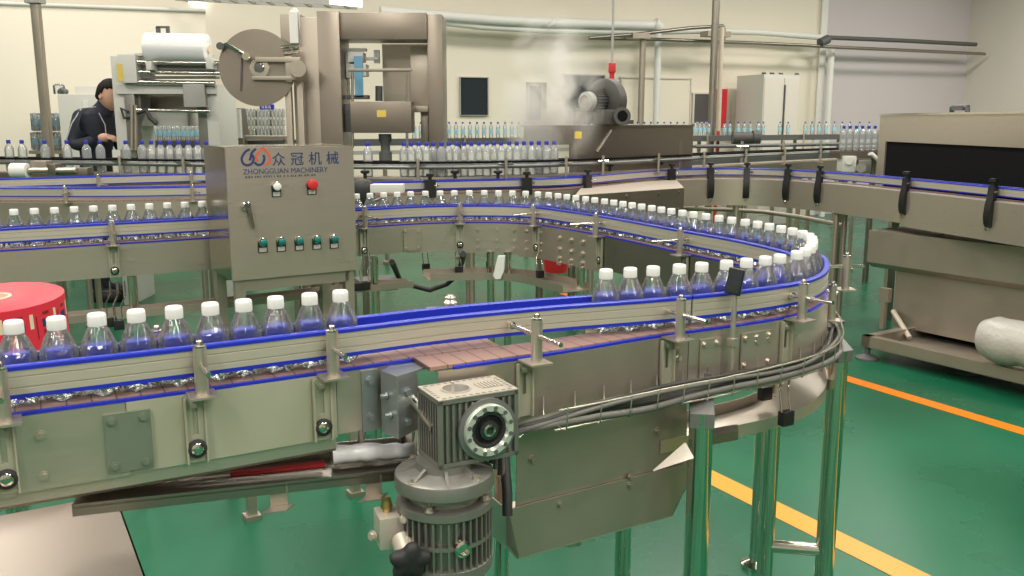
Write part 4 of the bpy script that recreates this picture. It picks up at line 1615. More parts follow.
# ------------------------------------------------------------------ blower box on the filling line
p, t = dspot(625), None
pa, pb = aty(560, 158, 6.62), aty(692, 158, 7.52)
tv = (pb - pa).xy.normalized()
tn = Vector((-tv.y, tv.x))
Lb = (pb - pa).xy.length
zt = aty(560, 127, 6.62).z
zb_ = DB + .02
bl = thing('blower_box', (pa.x + .5, pa.y + .5, 0), 'brown-grey steel blower box over the filling line, a blower on its roof', 'blower box')
k = MB()
k.prism([P3(pa.xy, zb_ + .235 - .05), P3(pb.xy, zb_ + .235 - .05), P3(pb.xy, zt), P3(pa.xy, zt)], P3(tn * .42, 0))
k.prism([P3(pa.xy + tv * .12, DB - .16), P3(pb.xy, DB - .16), P3(pb.xy, zt - .02), P3(pa.xy + tv * .12, zt - .02)], P3(-tn * .004, 0))
k.build('housing', 'steel_warm', bl, 30)
MB().obox(P3(pa.xy - tv * .01 - tn * .012, zt), P3(tv * (Lb + .02), 0), P3(tn * .45, 0), (0, 0, .012)).build('roof_plate', 'steel_warm', bl, 30)
q = aty(578, 135, 6.6)
MB().box((q.x, q.y - .03, q.z), (.05, .012, .05), 0, .002).build('warning_label', 'yellow', bl)
for f in (.1, .9):
    for g in (.02, .40):
        q = pa.xy + tv * Lb * f + tn * g
        MB().cyl((q.x, q.y, 0), (q.x, q.y, zb_ + .2), .03, n=12).build('leg', 'steel_dark', bl, 40)
k = MB().cyl(aty(611, 130, 6.8) + Vector((0, -.02, 0)), aty(596, 152, 6.72) + Vector((0, -.04, 0)), .012, n=8)
k.build('diagonal_pipe', 'steel_dark', bl, 40)
# the blower: snail housing, motor, outlet
by = 7.05
bw_ = thing('blower', aty(612, 124, by), 'dark grey snail-shell blower with a pale-nosed motor on top of the blower box', 'blower')
ce = aty(610, 102, by)
ax = Vector((-.72, -.69, 0)).normalized()
sx_ = Vector((0, 0, 1)).cross(ax)
k = MB()
spir = lambda r, h, a: (r * (1 + .16 * (a / (2 * PI))), h)
k.lathe([(.05, .0), (.13, .0), (.165, .02), (.165, .10), (.13, .12), (.05, .12)], ce - ax * .02, ax, 48, spir)
k.build('snail_housing', 'motor', bw_, 40)
k = MB().cyl(ce + ax * .08, ce + ax * .24, .068, n=24)
for i in range(20):
    a = 2 * PI * i / 20
    v = sx_ * math.cos(a) + Vector((0, 0, 1)) * math.sin(a)
    k.obox(ce + ax * .1 + v * .062, ax * .12, v * .016, v.cross(ax) * .005)
k.build('motor_body', 'motor', bw_, 40)
MB().lathe([(.070, 0), (.074, .01), (.070, .05), (.045, .062), (.04, .055), (.02, .056)], ce + ax * .235, ax, 28).build('fan_cowl', 'greypaint', bw_, 40)
oc = aty(621, 116.5, by - .28)
k = MB().lathe([(.056, -.14), (.056, 0), (.066, .004), (.066, .03), (.042, .03), (.038, .0)], oc, Vector((.25, -.95, .1)), 24)
k.box(oc + Vector((-.06, .12, -.005)), (.22, .20, .11), .2, .015)
k.build('outlet', 'motor', bw_, 40)
MB().lathe([(.04, .031), (.001, .0315)], oc, Vector((.25, -.95, .1)), 20).build('bore_shade', 'dark', bw_, 40)  # flat black disc painted as the shade within the outlet
k = MB().box(aty(612, 122, by) + Vector((0, .02, 0)), (.30, .16, .03), .2)
k.build('foot_plate', 'motor', bw_, 30)
k = MB().tube([ce + ax * .18 + Vector((0, 0, -.06)), aty(596, 112, by - .12), aty(602, 119, by - .05), aty(607, 112, by - .08)], .012, 8)
k.build('power_lead', 'greypaint', bw_, 60)
k = MB().box(ce + ax * .16 + Vector((0, 0, .085)), (.13, .07, .03), .9, .004)
k.build('terminal_box', 'motor', bw_, 30)

# power drop with its red box
wy = lambda px: 13.02 / (1 - .42 * (px - 512) / 900)
q = aty(612, 68, 7.3)
dp = thing('power_drop', (q.x, q.y, 4.5), 'thin grey conduit dropping from the ceiling to a small red junction box above the blower', 'conduit')
MB().cyl((q.x, q.y, q.z), (q.x, q.y, 4.5), .010, n=10).build('conduit', 'greypaint', dp, 40)
MB().box((q.x, q.y, q.z), (.055, .06, .075), 0, .008).cyl((q.x, q.y, q.z - .1), (q.x, q.y, q.z), .02, n=12).build('junction_box', 'red', dp, 40)

# steam rising where the bottles enter the box
def steam(name, c, size, dens, scale):
    m = bpy.data.materials.new(name)
    m.use_nodes = True
    nt = m.node_tree
    nt.nodes.clear()
    out = nt.nodes.new('ShaderNodeOutputMaterial')
    pv = nt.nodes.new('ShaderNodeVolumePrincipled')
    pv.inputs['Color'].default_value = (1, .98, .95, 1)
    pv.inputs['Anisotropy'].default_value = .2
    tc = nt.nodes.new('ShaderNodeTexCoord')
    n = nt.nodes.new('ShaderNodeTexNoise')
    n.inputs['Scale'].default_value = scale
    n.inputs['Detail'].default_value = 4
    n.inputs['Distortion'].default_value = .8
    gr = nt.nodes.new('ShaderNodeTexGradient')
    gr.gradient_type = 'SPHERICAL'
    mp = nt.nodes.new('ShaderNodeMapping')
    mp.inputs['Scale'].default_value = tuple(2 / s for s in size)
    mr = nt.nodes.new('ShaderNodeMapRange')
    mr.inputs['From Min'].default_value = .40
    mr.inputs['From Max'].default_value = .75
    mu = nt.nodes.new('ShaderNodeMath')
    mu.operation = 'MULTIPLY'
    m2 = nt.nodes.new('ShaderNodeMath')
    m2.operation = 'MULTIPLY'
    m2.inputs[1].default_value = dens
    nt.links.new(tc.outputs['Object'], n.inputs[0])
    nt.links.new(tc.outputs['Object'], mp.inputs[0])
    nt.links.new(mp.outputs[0], gr.inputs[0])
    nt.links.new(n.outputs[0], mr.inputs[0])
    nt.links.new(mr.outputs[0], mu.inputs[0])
    nt.links.new(gr.outputs[0], mu.inputs[1])
    nt.links.new(mu.outputs[0], m2.inputs[0])
    nt.links.new(m2.outputs[0], pv.inputs['Density'])
    nt.links.new(pv.outputs[0], out.inputs['Volume'])
    k = MB()
    bmesh.ops.create_icosphere(k.bm, subdivisions=3, radius=.5, matrix=Matrix.Diagonal((*size, 1)))
    o = k.build(name, m)
    o.location = c
    return o


q = aty(552, 122, 6.72)
s_ = steam('steam', q + Vector((.0, 0, .14)), (.80, .5, 1.40), 24, 2.8)
tag(s_, 'white steam drifting up where the bottles enter the blower box', 'steam', None, 'stuff')

# ------------------------------------------------------------------ label machine: big steel gate with its reel
gy = 7.1
gt = thing('label_machine', (-1.2, gy + .2, 0), 'big steel gate-shaped label sleeving machine behind the control box', 'label machine')


def gz(py, y=gy):
    return aty(400, py, y).z


def gx_(px, y=gy):
    return aty(px, 80, y).x


ztop, zlow = gz(11), .0
zbed = .80
k = MB().box(((gx_(319) + gx_(341)) / 2, gy + .2, ztop / 2), (gx_(341) - gx_(319), .4, ztop), 0, .006)
k.build('left_column', 'steel_warm', gt, 30)
k = MB().box(((gx_(297) + gx_(319)) / 2 - .02, gy + .30, ztop / 2 - .02), (gx_(319) - gx_(297) + .04, .5, ztop - .04), 0, .006)
k.build('left_column_back', 'steel_dull', gt, 30)
k = MB().box(((gx_(427) + gx_(442)) / 2, gy + .3, (gz(13) + zbed) / 2), (gx_(442) - gx_(427), .45, gz(13) - zbed), 0, .006)
k.build('right_column', 'steel_warm', gt, 30)
k = MB().box(((gx_(297) + gx_(442)) / 2, gy + .3, zbed + .06), (gx_(442) - gx_(297), .46, .12), 0, .004)
k.build('machine_bed', 'steel_dull', gt, 30)
k = MB().box(((gx_(341) + gx_(427)) / 2, gy + .22, (gz(12) + gz(39)) / 2), (gx_(427) - gx_(341), .36, gz(12) - gz(39)), 0, .004)
k.build('top_beam', 'steel_warm', gt, 30)
k = MB().box(((gx_(379) + gx_(428)) / 2, gy + .6, (gz(38) + gz(111)) / 2), (gx_(428) - gx_(379) + .1, .06, gz(38) - gz(111)))
k.build('back_plate', 'steel_dull', gt, 30)
k = MB().box((gx_(416), gy + .5, gz(74)), (gx_(427) - gx_(404), .1, gz(40) - gz(108)), 0, .004)
k.build('inner_cover', 'steel', gt, 30)
k = MB()
fbox(k, 281, 14, 300, 46, gy + .035, .3, .006)
k.build('top_cover_box', 'steel_dull', gt, 30)
k = MB()
fbox(k, 290, 12, 297, 43, gy - .02, .05)
k.tube([aty(293.5, 12, gy + .0), aty(295, 11.5, gy + .2)], .028, 8)
k.build('film_strip', 'white', gt, 30)
# applicator in the gate
k = MB()
fbox(k, 342, 50, 346, 95, gy + .25, .1, .004)
fbox(k, 346, 52, 352, 78, gy + .2, .12, .004)
fbox(k, 346, 48, 366, 51, gy + .18, .06, .003)
fbox(k, 365, 57, 378, 60, gy + .22, .05, .003)
fbox(k, 374, 50, 379, 63, gy + .25, .05, .003)
k.build('applicator_arms', 'offwhite', gt, 30)
k = MB()
fbox(k, 348, 52, 363, 62, gy + .15, .15, .006)
fbox(k, 350, 64, 366, 76, gy + .15, .15, .006)
k.build('applicator_head', 'offwhite', gt, 30)
k = MB()
fbox(k, 355, 56, 362, 97, gy + .12, .02)
k.build('sleeve_web', 'webprint', gt)
k = MB()
fbox(k, 346, 95, 368, 99, gy + .12, .1, .003)
fbox(k, 344, 104, 352, 132, gy + .1, .08, .004)
k.cyl(aty(379, 86, gy + .3), aty(379, 101, gy + .3), .03, n=14)
k.build('cutter_block', 'darkgrey', gt, 30)
k = MB()
fbox(k, 348, 68.5, 411, 71.5, gy - .16, .05, .004)
k.build('cross_bar', 'steel_dark', gt, 30)
for px in (352.5, 407):
    a, b = aty(px, 70, gy - .135), aty(px, 148, gy - .135)
    MB().cyl(a, b, .011, n=12).build('guide_rod', 'steel_shine', gt, 40)
k = MB()
fbox(k, 351, 101.5, 411, 133, gy - .20, .24, .006)
cbx = k.build('drive_box', 'steel_warm', gt, 30)
k = MB()
fbox(k, 377, 110, 386, 117, gy - .203, .004)
k.build('warning_label', 'yellow', cbx)
k = MB()
q = aty(385, 134, gy - .1)
k.lathe([(.05, 0), (.05, -.05), (.035, -.07), (.035, -.13), (.05, -.14), (.05, -.2), (.02, -.22)], q, n=20)
k.build('gripper', 'darkgrey', gt, 40)
k = MB()
fbox(k, 412, 106, 428, 112, gy + .1, .3, .004)
fbox(k, 421, 112, 428, 142, gy + .2, .1, .004)
k.build('lower_bracket', 'steel_dull', gt, 30)
# reel on its arms
ry = gy - .12
rc_ = aty(257.5, 68, ry)
rx = Vector((.10, -.99, .0)).normalized()
rad = 36.5 / 900 * ry
reel = MB().lathe([(.03, 0), (rad, 0), (rad, .012), (.03, .012)], rc_, rx, 64).build('label_reel', 'steel_warm', gt, 40)
MB().lathe([(.03, -.05), (rad * .97, -.05), (rad * .97, -.004), (.03, -.004)], rc_, rx, 64).build('reel_back', 'steel_dull', reel, 40)
k = MB().lathe([(.075, .014), (.075, .03), (.04, .032), (.04, .05), (.022, .06), (.022, .045)], rc_ + Vector((.02, 0, .0)), rx, 8)
k.build('hub_plate', 'steel_shine', reel, 30)
MB().lathe([(.03, .052), (.03, .062), (.012, .064)], rc_ + Vector((.02, 0, .0)), rx, 20).build('hub_bolt', 'darkgrey', reel, 40)
k = MB()
fbox(k, 255, 57, 300, 62, ry - .06, .03, .004)
fbox(k, 252, 76, 296, 80, ry - .06, .03, .004)
fbox(k, 286, 56, 291, 82, ry - .05, .05, .004)
k.build('reel_arm', 'steel_dull', gt, 30)
k = MB().tube([aty(222, 46, ry - .08), aty(226, 44, ry - .08), aty(244, 54, ry - .08), aty(250, 58, ry - .08)], .014, 8)
k.cyl(aty(246, 56, ry - .1), aty(246, 56, ry - .05), .03, n=14)
k.build('tension_arm', 'steel_shine', gt, 40)
k = MB().cyl(aty(220, 46, ry - .10), aty(220, 46, ry - .02), .028, n=14).cyl(aty(242, 58, ry - .03), aty(241, 91, ry - .03), .008, n=8)
k.build('tension_roller', 'darkgrey', gt, 40)
MB().cyl(aty(297.5, 68.5, ry - .14), aty(297.5, 68.5, ry + .1), 8 / 900 * ry, n=24).build('drive_roller', 'steel', gt, 40)
k = MB().cyl(aty(281, 47, ry), aty(300, 45, ry), .012, n=10).cyl(aty(284, 53, ry), aty(300, 50, ry), .02, n=10)
k.build('guide_roller', 'steel_shine', gt, 40)
for (a, b) in ((284, 290), (296, 302)):
    k = MB()
    q0, q1 = aty(a, 82, ry + .02), aty(b, 82, ry + .02)
    k.box(((q0.x + q1.x) / 2, ry + .06, q0.z / 2), (q1.x - q0.x, .06, q0.z), 0, .004)
    k.build('reel_post', 'steel_dull', gt, 30)

# ------------------------------------------------------------------ film wrapping machine
fy = 7.55
fm = thing('film_machine', (-3.0, fy + .3, 0), 'pale grey film wrapping machine frame at the far left with rollers and a side box', 'wrapping machine')


def fpart(name, m, boxes, bev=.004, dep=.1, y=fy, parent=fm):
    k = MB()
    for b in boxes:
        yy = b[4] if len(b) > 4 else y
        dd_ = b[5] if len(b) > 5 else dep
        fbox(k, b[0], b[1], b[2], b[3], yy, dd_, bev)
    return k.build(name, m, parent, 30)


fpart('side_plate', 'offwhite', [(117.5, 56, 125, 150, fy, .5)])
fpart('side_plate', 'offwhite', [(209, 84, 217, 150, fy, .5)])
sbx = fpart('side_box', 'offwhite', [(119, 54, 135, 83, fy - .1, .4)], .012)
fpart('box_label', 'yellow', [(118, 64, 122, 81, fy - .104, .004)], 0, parent=sbx)
fpart('top_frame', 'greypaint', [(134, 64, 221, 70, fy, .35), (133, 76, 216, 78.5, fy - .02, .1)])
fpart('cross_beam', 'offwhite', [(116, 84, 215, 94, fy - .03, .3)])
fpart('bracket', 'greypaint', [(184, 84, 204, 107, fy - .08, .06)])
fpart('carriage', 'cast', [(120, 94, 140, 110, fy + .05, .2), (128, 94, 134, 148, fy - .02, .1)])
fpart('carriage', 'cast', [(200, 94, 209, 150, fy + .05, .2)])
fpart('back_panel', 'steel_dark', [(137, 95, 210, 112, fy + .32, .03)])
fpart('lower_table', 'offwhite', [(137, 112, 187, 126, fy + .2, .3)])
k = MB()
for (y1, x0, x1, r) in ((62, 132, 222, .022), (72, 133, 220, .018), (82, 133, 215, .02), (110, 137, 210, .016)):
    k.cyl(aty(x0, y1, fy - .06), aty(x1, y1 + 1.2, fy - .06), r, n=14)
k.build('rollers', 'steel_shine', fm, 40)
for b_ in ((146, 61, 151, 70, fy - .14, .2), (206, 58, 211, 69, fy - .14, .2)):
    fpart('film_tray_arm', 'offwhite', [b_])
fpart('box_lid', 'offwhite', [(120, 53, 142, 56, fy - .05, .2)])
k = MB()
for px in (132, 136):
    k.cyl(aty(px, 105, fy - .06), aty(px, 150, fy - .06), .014, n=10)
k.build('guide_rods', 'steel', fm, 40)
k = MB().tube([aty(128, 112, fy - .05), aty(121, 108, fy - .05), aty(124, 118, fy - .05), aty(132, 117, fy - .05)], .012, 8)
k.tube([aty(137, 113, fy - .08), aty(146, 110, fy - .08), aty(150, 118, fy - .08), aty(157, 124, fy - .08)], .018, 8)
k.build('hose', 'cable_black', fm, 60)
for px in (116, 213):
    q = aty(px, 150, fy)
    MB().box((q.x, fy + .25, q.z / 2), (.07, .5, q.z), 0, .004).build('leg', 'offwhite', fm, 30)
# the roll of film lies on the machine's rollers
q0, q1 = aty(147, 47.5, fy - .02), aty(208, 49, fy - .02)
fr_ = thing('film_roll', (q0 + q1) / 2, 'fat roll of white stretch film on top of the film wrapping machine', 'film roll')
k = MB().lathe([(.04, 0), (.112, 0), (.117, .004), (.117, (q1 - q0).length - .004), (.112, (q1 - q0).length), (.04, (q1 - q0).length)], q0, q1 - q0, 40)
k.build('wound_film', 'film', fr_, 40)
k = MB().cyl(q0 - (q1 - q0) * .03, q1 + (q1 - q0) * .03, .034, n=20)
k.build('core', 'card', fr_, 40)
k = MB()
fbox(k, 156, 27, 159, 34, fy + .03, .03)
fbox(k, 166, 28, 168.5, 34, fy + .03, .03)
fbox(k, 156, 26, 168.5, 28, fy + .03, .03)
rk = k.build('film_clip', 'darkgrey', fm, 30)

# ------------------------------------------------------------------ person
def skin_mesh(name, nodes, edges, m, parent, sub=2):
    me = bpy.data.meshes.new(name)
    me.from_pydata([n[0] for n in nodes], edges, [])
    o = bpy.data.objects.new(name, me)
    COL.objects.link(o)
    sk = o.modifiers.new('skin', 'SKIN')
    sk.use_smooth_shade = True
    ss = o.modifiers.new('sub', 'SUBSURF')
    ss.levels = ss.render_levels = sub
    for i, n in enumerate(nodes):
        r = n[1]
        me.skin_vertices[0].data[i].radius = r if isinstance(r, tuple) else (r, r)
    me.skin_vertices[0].data[0].use_root = True
    bpy.context.view_layer.update()
    e = bpy.data.meshes.new_from_object(o.evaluated_get(bpy.context.evaluated_depsgraph_get()))
    bpy.data.objects.remove(o)
    bpy.data.meshes.remove(me)
    e.name = name
    e.materials.clear()
    e.materials.append(M[m])
    ob = bpy.data.objects.new(name, e)
    COL.objects.link(ob)
    if parent is not None:
        ob.parent = parent
    return ob


py_ = 7.85                                  # a step behind the machine's front post
O = aty(93, 140, py_)
PSC = 1.1
pr = thing('person', (O.x, O.y, 0), 'person in a dark navy work jacket with pale piping, bending over the film machine', 'person', local=True)
# local frame: x to the picture's right, y away from the viewer, z up; facing right and a little towards the viewer
body = [((0, 0, .93), (.15, .11)), ((.01, 0, 1.08), (.15, .11)), ((.03, -.01, 1.24), (.17, .12)), ((.055, -.01, 1.40), (.17, .115)), ((.085, -.015, 1.47), (.11, .09)), ((.125, -.025, 1.525), .058), ((.150, -.035, 1.575), .07)]
ed = [(0, 1), (1, 2), (2, 3), (3, 4), (4, 5), (5, 6)]


def limb(base, pts):
    i0 = base
    for p in pts:
        body.append(p)
        ed.append((i0, len(body) - 1))
        i0 = len(body) - 1


limb(0, [((-.01, -.10, .88), .095), ((.0, -.11, .50), .062), ((-.02, -.11, .10), .042), ((.08, -.13, .04), .038), ((.14, -.14, .03), .03)])
limb(0, [((-.02, .10, .88), .095), ((-.03, .12, .50), .062), ((-.06, .12, .10), .042), ((.04, .13, .04), .038), ((.10, .14, .03), .03)])
limb(3, [((.0, -.17, 1.43), .074), ((-.045, -.225, 1.235), .060), ((.0, -.255, 1.225), .050), ((.125, -.235, 1.275), .036)])
limb(3, [((.08, .17, 1.43), .070), ((.12, .22, 1.20), .055), ((.22, .16, 1.14), .044), ((.28, .10, 1.15), .034)])
bdy = skin_mesh('body', body, ed, 'navy', pr, 2)
# head with a face, looking right and down
def head_mesh():
    k = MB()
    bmesh.ops.create_uvsphere(k.bm, u_segments=32, v_segments=24, radius=1)
    for v in k.bm.verts:
        x, y, z = v.co
        w_ = .078
        f = max(0, x)
        jaw = max(0, -z)
        sx = .098 * (1 - .10 * jaw)
        v.co = Vector((x * sx + .012 * jaw * f, y * w_ * (1 - .22 * jaw * jaw), z * .118))
        if x > .55 and abs(y) < .28:         # nose, brow, lips, chin
            nz = math.exp(-((z + .12) / .16) ** 2) * math.exp(-(y / .13) ** 2)
            v.co.x += .022 * nz
            v.co.x += .008 * math.exp(-((z + .62) / .10) ** 2) * math.exp(-(y / .22) ** 2)
            v.co.x += .010 * math.exp(-((z + .9) / .14) ** 2)
        if x > .3:
            v.co.x -= .010 * math.exp(-((z - .08) / .10) ** 2) * math.exp(-((abs(y) - .36) / .14) ** 2)
    for s in (-1, 1):
        k.lathe([(.004, -.006), (.016, -.004), (.019, .002), (.014, .008), (.006, .005)], (-.006, s * .080, -.012), (-.25, s, .1), 14)
    return k


hc_ = Vector((.175, -.04, 1.60))
hd = head_mesh().build('head', 'skin', None, 180)
hd.parent = pr
hd.location = hc_
hd.rotation_euler = (0, R(24), R(-22))
k = MB()
bmesh.ops.create_uvsphere(k.bm, u_segments=32, v_segments=24, radius=1)
kill = [v for v in k.bm.verts if not (v.co.z > .34 + .42 * max(0, v.co.x) or (v.co.x < -.10 and v.co.z > -.45) or (v.co.x < .12 and v.co.z > .08))]
bmesh.ops.delete(k.bm, geom=kill, context='VERTS')
for v in k.bm.verts:
    v.co = Vector((v.co.x * .109 - .004, v.co.y * .088, v.co.z * .128 + .003)) * (1 + .03 * math.sin(v.co.x * 40 + v.co.y * 33))
r_ = bmesh.ops.solidify(k.bm, geom=k.bm.faces[:], thickness=.012)
hr_ = k.build('hair', 'hair', None, 180)
hr_.parent = hd
k = MB()
for s in (-1, 1):
    k.lathe([(.001, .006), (.010, .003), (.013, 0)], (.079, s * .030, .008), (1, s * .3, 0), 12)
ey = k.build('eyes', 'black', None, 180)
ey.parent = hd
for s in (-1, 1):
    pass
# collar, piping, hands
k = MB().lathe([(.062, 0), (.072, .004), (.068, .055), (.060, .055)], (.105, -.02, 1.475), (.5, -.05, 1), 24)
co = k.build('collar', 'navy', None, 40)
co.parent = pr
k = MB()
k.tube([(.09, -.105, 1.515), (.03, -.205, 1.505), (-.030, -.262, 1.39), (-.080, -.275, 1.26)], .005, 6)
k.tube([(.115, -.115, 1.47), (.16, -.125, 1.38), (.165, -.13, 1.25)], .004, 6)
pi_ = k.build('jacket_piping', 'stripe', None, 60)
pi_.parent = pr


def hand(name, root, fwd, up, side):
    fwd, up, side = (Vector(v).normalized() for v in (fwd, up, side))
    root = Vector(root)
    N = [(root, (.022, .026)), (root + fwd * .035, (.020, .034)), (root + fwd * .075, (.015, .038))]
    E = [(0, 1), (1, 2)]
    for i, (o, l) in enumerate(((-.028, .066), (-.009, .076), (.010, .072), (.028, .056))):
        b = root + fwd * .082 + side * o
        N += [(b, .0095), (b + fwd * l * .5 - up * l * .18, .0088), (b + fwd * l * .75 - up * l * .6, .0078)]
        n = len(N)
        E += [(2, n - 3), (n - 3, n - 2), (n - 2, n - 1)]
    b = root + fwd * .03 - side * .034
    N += [(b, .012), (b + fwd * .03 - side * .018 - up * .012, .010), (b + fwd * .055 - side * .012 - up * .026, .009)]
    n = len(N)
    E += [(1, n - 3), (n - 3, n - 2), (n - 2, n - 1)]
    o = skin_mesh(name, N, E, 'skin', pr, 1)
    return o


hand('hand', (.140, -.235, 1.280), (.95, .25, .12), (.0, -.35, .95), (.1, -.9, -.3))
hand('hand', (.285, .095, 1.15), (.9, -.4, -.1), (0, 0, 1), (.3, .9, 0))
for s, yy in ((-1, -.13), (1, .13)):
    k = MB()
    bmesh.ops.create_uvsphere(k.bm, u_segments=20, v_segments=12, radius=1)
    for v in k.bm.verts:
        v.co = Vector((v.co.x * .145 + .055, v.co.y * .052 + yy, max(0, v.co.z * .075 + .03)))
    sh = k.build('shoe', 'black', None, 60)
    sh.parent = pr
pr.scale = (PSC, PSC, PSC)
# ------------------------------------------------------------------ left clutter
q = aty(36, 150, 7.6)
pl = thing('steel_post', (q.x - .03, 7.9, 0), 'square stainless post from floor to ceiling at the far left', 'post')
q0 = aty(35, 0, 7.9)
MB().box((q0.x, 7.9, 2.25), (.065, .065, 4.5), 0, .006).build('post_tube', 'steel_dull', pl, 30)
MB().box((q0.x, 7.9, q0.z + .02), (.13, .12, .10), 0, .01).build('post_collar', 'greypaint', pl, 30)
# gray cabinet behind the person
gy2 = 9.0
gc = thing('grey_hopper_cabinet', aty(84, 150, gy2), 'pale grey-green cabinet standing behind the bending person', 'cabinet')
gc.location.z = 0
k = MB()
a, b = aty(57, 94, gy2), aty(113, 94, gy2)
k.box(((a.x + b.x) / 2, gy2 + .3, a.z / 2), (b.x - a.x, .6, a.z), 0, .012)
a2 = aty(71, 86, gy2)
k.box(((a2.x + b.x) / 2, gy2 + .32, (a.z + a2.z) / 2), (b.x - a2.x, .5, a2.z - a.z), 0, .01)
k.build('cabinet_body', 'offwhite', gc, 30)
MB().box((aty(86, 105, gy2).x, gy2 - .002, aty(86, 104, gy2).z), (.05, .012, .07)).build('panel_switch', 'white', gc, 30)
q = aty(63, 94, gy2 + .2)
jar = thing('glass_jar', (q.x, gy2 + .2, a.z), 'small clear jar with dark lumps on the cabinet corner behind the person', 'jar')
k = MB().lathe([(.05, 0), (.055, .01), (.055, .085), (.035, .10)], (q.x - .01, gy2 + .15, a.z + .003), n=18)
k.build('jar_body', 'wrap', jar, 40)
k = MB()
for i in range(5):
    bmesh.ops.create_icosphere(k.bm, subdivisions=2, radius=.03, matrix=Matrix.Translation((q.x + .012 + .024 * (i % 3), gy2 + .13 + .03 * (i // 3), a.z + .026 + .012 * (i % 2))))
tag(k.build('dark_lumps', 'darkgrey', jar, 60))
# shrink-wrapped packs of bottles, two by two
for i in range(2):
    for j in range(2):
        y_ = 9.3
        a, b = aty(31 + 13.5 * i, 131 + 19 * (1 - j), y_), aty(44 + 13.5 * i, 112 + 19 * (1 - j), y_)
        zb2 = a.z
        pk = thing('bottle_pack', ((a.x + b.x) / 2, y_ + .1, zb2), 'shrink-wrapped pack of blue-labelled bottles by the steel post, %s %s one' % (('lower', 'upper')[j], ('left', 'right')[i]), 'bottle pack', 'wrapped packs by the post')
        w_ = b.x - a.x
        kb, kl, kc = MB(), MB(), MB()
        for u in range(2):
            for v in range(3):
                x_, yy = a.x + w_ * (.25 + .5 * u), y_ + .035 + .068 * v
                kb.lathe([(.028, 0), (.031, .01), (.031, .12), (.02, .155), (.012, .165)], (x_, yy, zb2), n=12)
                kl.lathe([(.0315, .05), (.0318, .052), (.0318, .11), (.0315, .112)], (x_, yy, zb2), n=12)
                kc.lathe([(.014, .165), (.014, .182)], (x_, yy, zb2), n=10)
        kb.build('bottles', 'pet_far', pk, 50)
        kl.build('label_sleeves', 'labelprint', pk, 50)
        kc.build('caps', 'white_cap', pk, 50)
        MB().box(((a.x + b.x) / 2, y_ + .105, zb2 + .09), (w_ * .98, .21, .178), 0, .012).build('shrink_film', 'wrap', pk, 30)
y_ = 9.3
ss_ = thing('pack_stand', (aty(44, 150, y_).x, y_ + .1, 0), 'low steel stand under the wrapped bottle packs at the far left', 'stand')
a, b = aty(30, 150.2, y_), aty(59, 150.2, y_)
MB().box(((a.x + b.x) / 2, y_ + .1, a.z - .02), (b.x - a.x, .26, .035)).build('stand_top', 'steel_dull', ss_, 30)
for x_ in (a.x + .03, b.x - .03):
    MB().cyl((x_, y_ + .1, 0), (x_, y_ + .1, a.z - .03), .025, n=12).build('leg', 'steel_dull', ss_, 40)
# steel hopper and massed packs between the two machines
hy = 8.4
hp = thing('steel_chute', (aty(228, 130, hy).x, hy, 0), 'wedge-shaped dark steel chute between film machine and label reel', 'chute')
k = MB().prism([aty(214, 136, hy), aty(222, 109, hy), aty(236, 108, hy), aty(240, 136, hy)], (0, .3, 0))
for i in range(6):
    k.obox(aty(222 + 2.4 * i, 110, hy) + Vector((0, -.01, 0)), (.008, 0, 0), (0, .02, 0), (0, 0, .03))
k.build('wedge', 'steel_dark', hp, 30)
k = MB()
fbox(k, 235, 109, 239.5, 138, hy - .05, .05)
k.build('side_bar', 'offwhite', hp, 30)
for px in (216, 238):
    q = aty(px, 136, hy)
    MB().cyl((q.x, hy + .1, 0), (q.x, hy + .1, q.z), .03, n=12).build('leg', 'steel_dark', hp, 40)
y_ = 8.9
k0 = 0
for r_ in range(3):
    for c_ in range(3):
        a, b = aty(241 + 14.5 * c_, 135.5 - 9 * r_, y_), aty(255 + 14.5 * c_, 126.8 - 9 * r_, y_)
        kb = MB()
        for i in range(4):
            kb.lathe([(.014, 0), (.0165, .008), (.0165, .055), (.008, .078), (.008, .086)], (a.x + (b.x - a.x) * (.125 + .25 * i), y_ + .04, a.z), n=10)
        pk = thing('wrapped_tray', ((a.x + b.x) / 2, y_ + .05, a.z), 'clear wrapped tray of bottles stacked behind the label reel, %s layer, %s one' % (('bottom', 'middle', 'top')[r_], ('left', 'centre', 'right')[c_]), 'bottle tray', 'wrapped trays behind the reel')
        kb.build('bottles', 'pet_far', pk, 50)
        MB().box(((a.x + b.x) / 2, y_ + .05, (a.z + b.z) / 2), (b.x - a.x - .006, .11, b.z - a.z - .003), 0, .006).build('shrink_film', 'wrap', pk, 30)
tr = thing('tray_table', (aty(262, 140, y_).x, y_, 0), 'plain steel table under the wrapped trays behind the reel', 'table')
a, b = aty(240, 136, y_), aty(286, 136, y_)
MB().box(((a.x + b.x) / 2, y_ + .06, a.z - .02), (b.x - a.x, .16, .034)).build('table_top', 'steel_dull', tr, 30)
for x_ in (a.x + .03, b.x - .03):
    MB().cyl((x_, y_ + .06, 0), (x_, y_ + .06, a.z - .03), .02, n=12).build('leg', 'steel_dull', tr, 40)
q = aty(267, 107, y_ + .03)
sg = MB().box(q, (.14, .02, .05), 0, .003).build('blue_sign', 'blue', None, 30)
tag(sg, 'small blue sign with pale lettering on top of the wrapped trays', 'sign')
k = MB()
for i, w_ in enumerate((.022, .022, .022)):
    x_ = q.x - .045 + i * .033
    k.box((x_, q.y - .0105, q.z), (.006, .001, .028)).box((x_ + .014, q.y - .0105, q.z), (.006, .001, .028)).box((x_ + .007, q.y - .0105, q.z + .012), (.016, .001, .005)).box((x_ + .007, q.y - .0105, q.z - .002), (.016, .001, .005))
ltr = k.build('sign_marks', 'white', None)
ltr.parent = sg

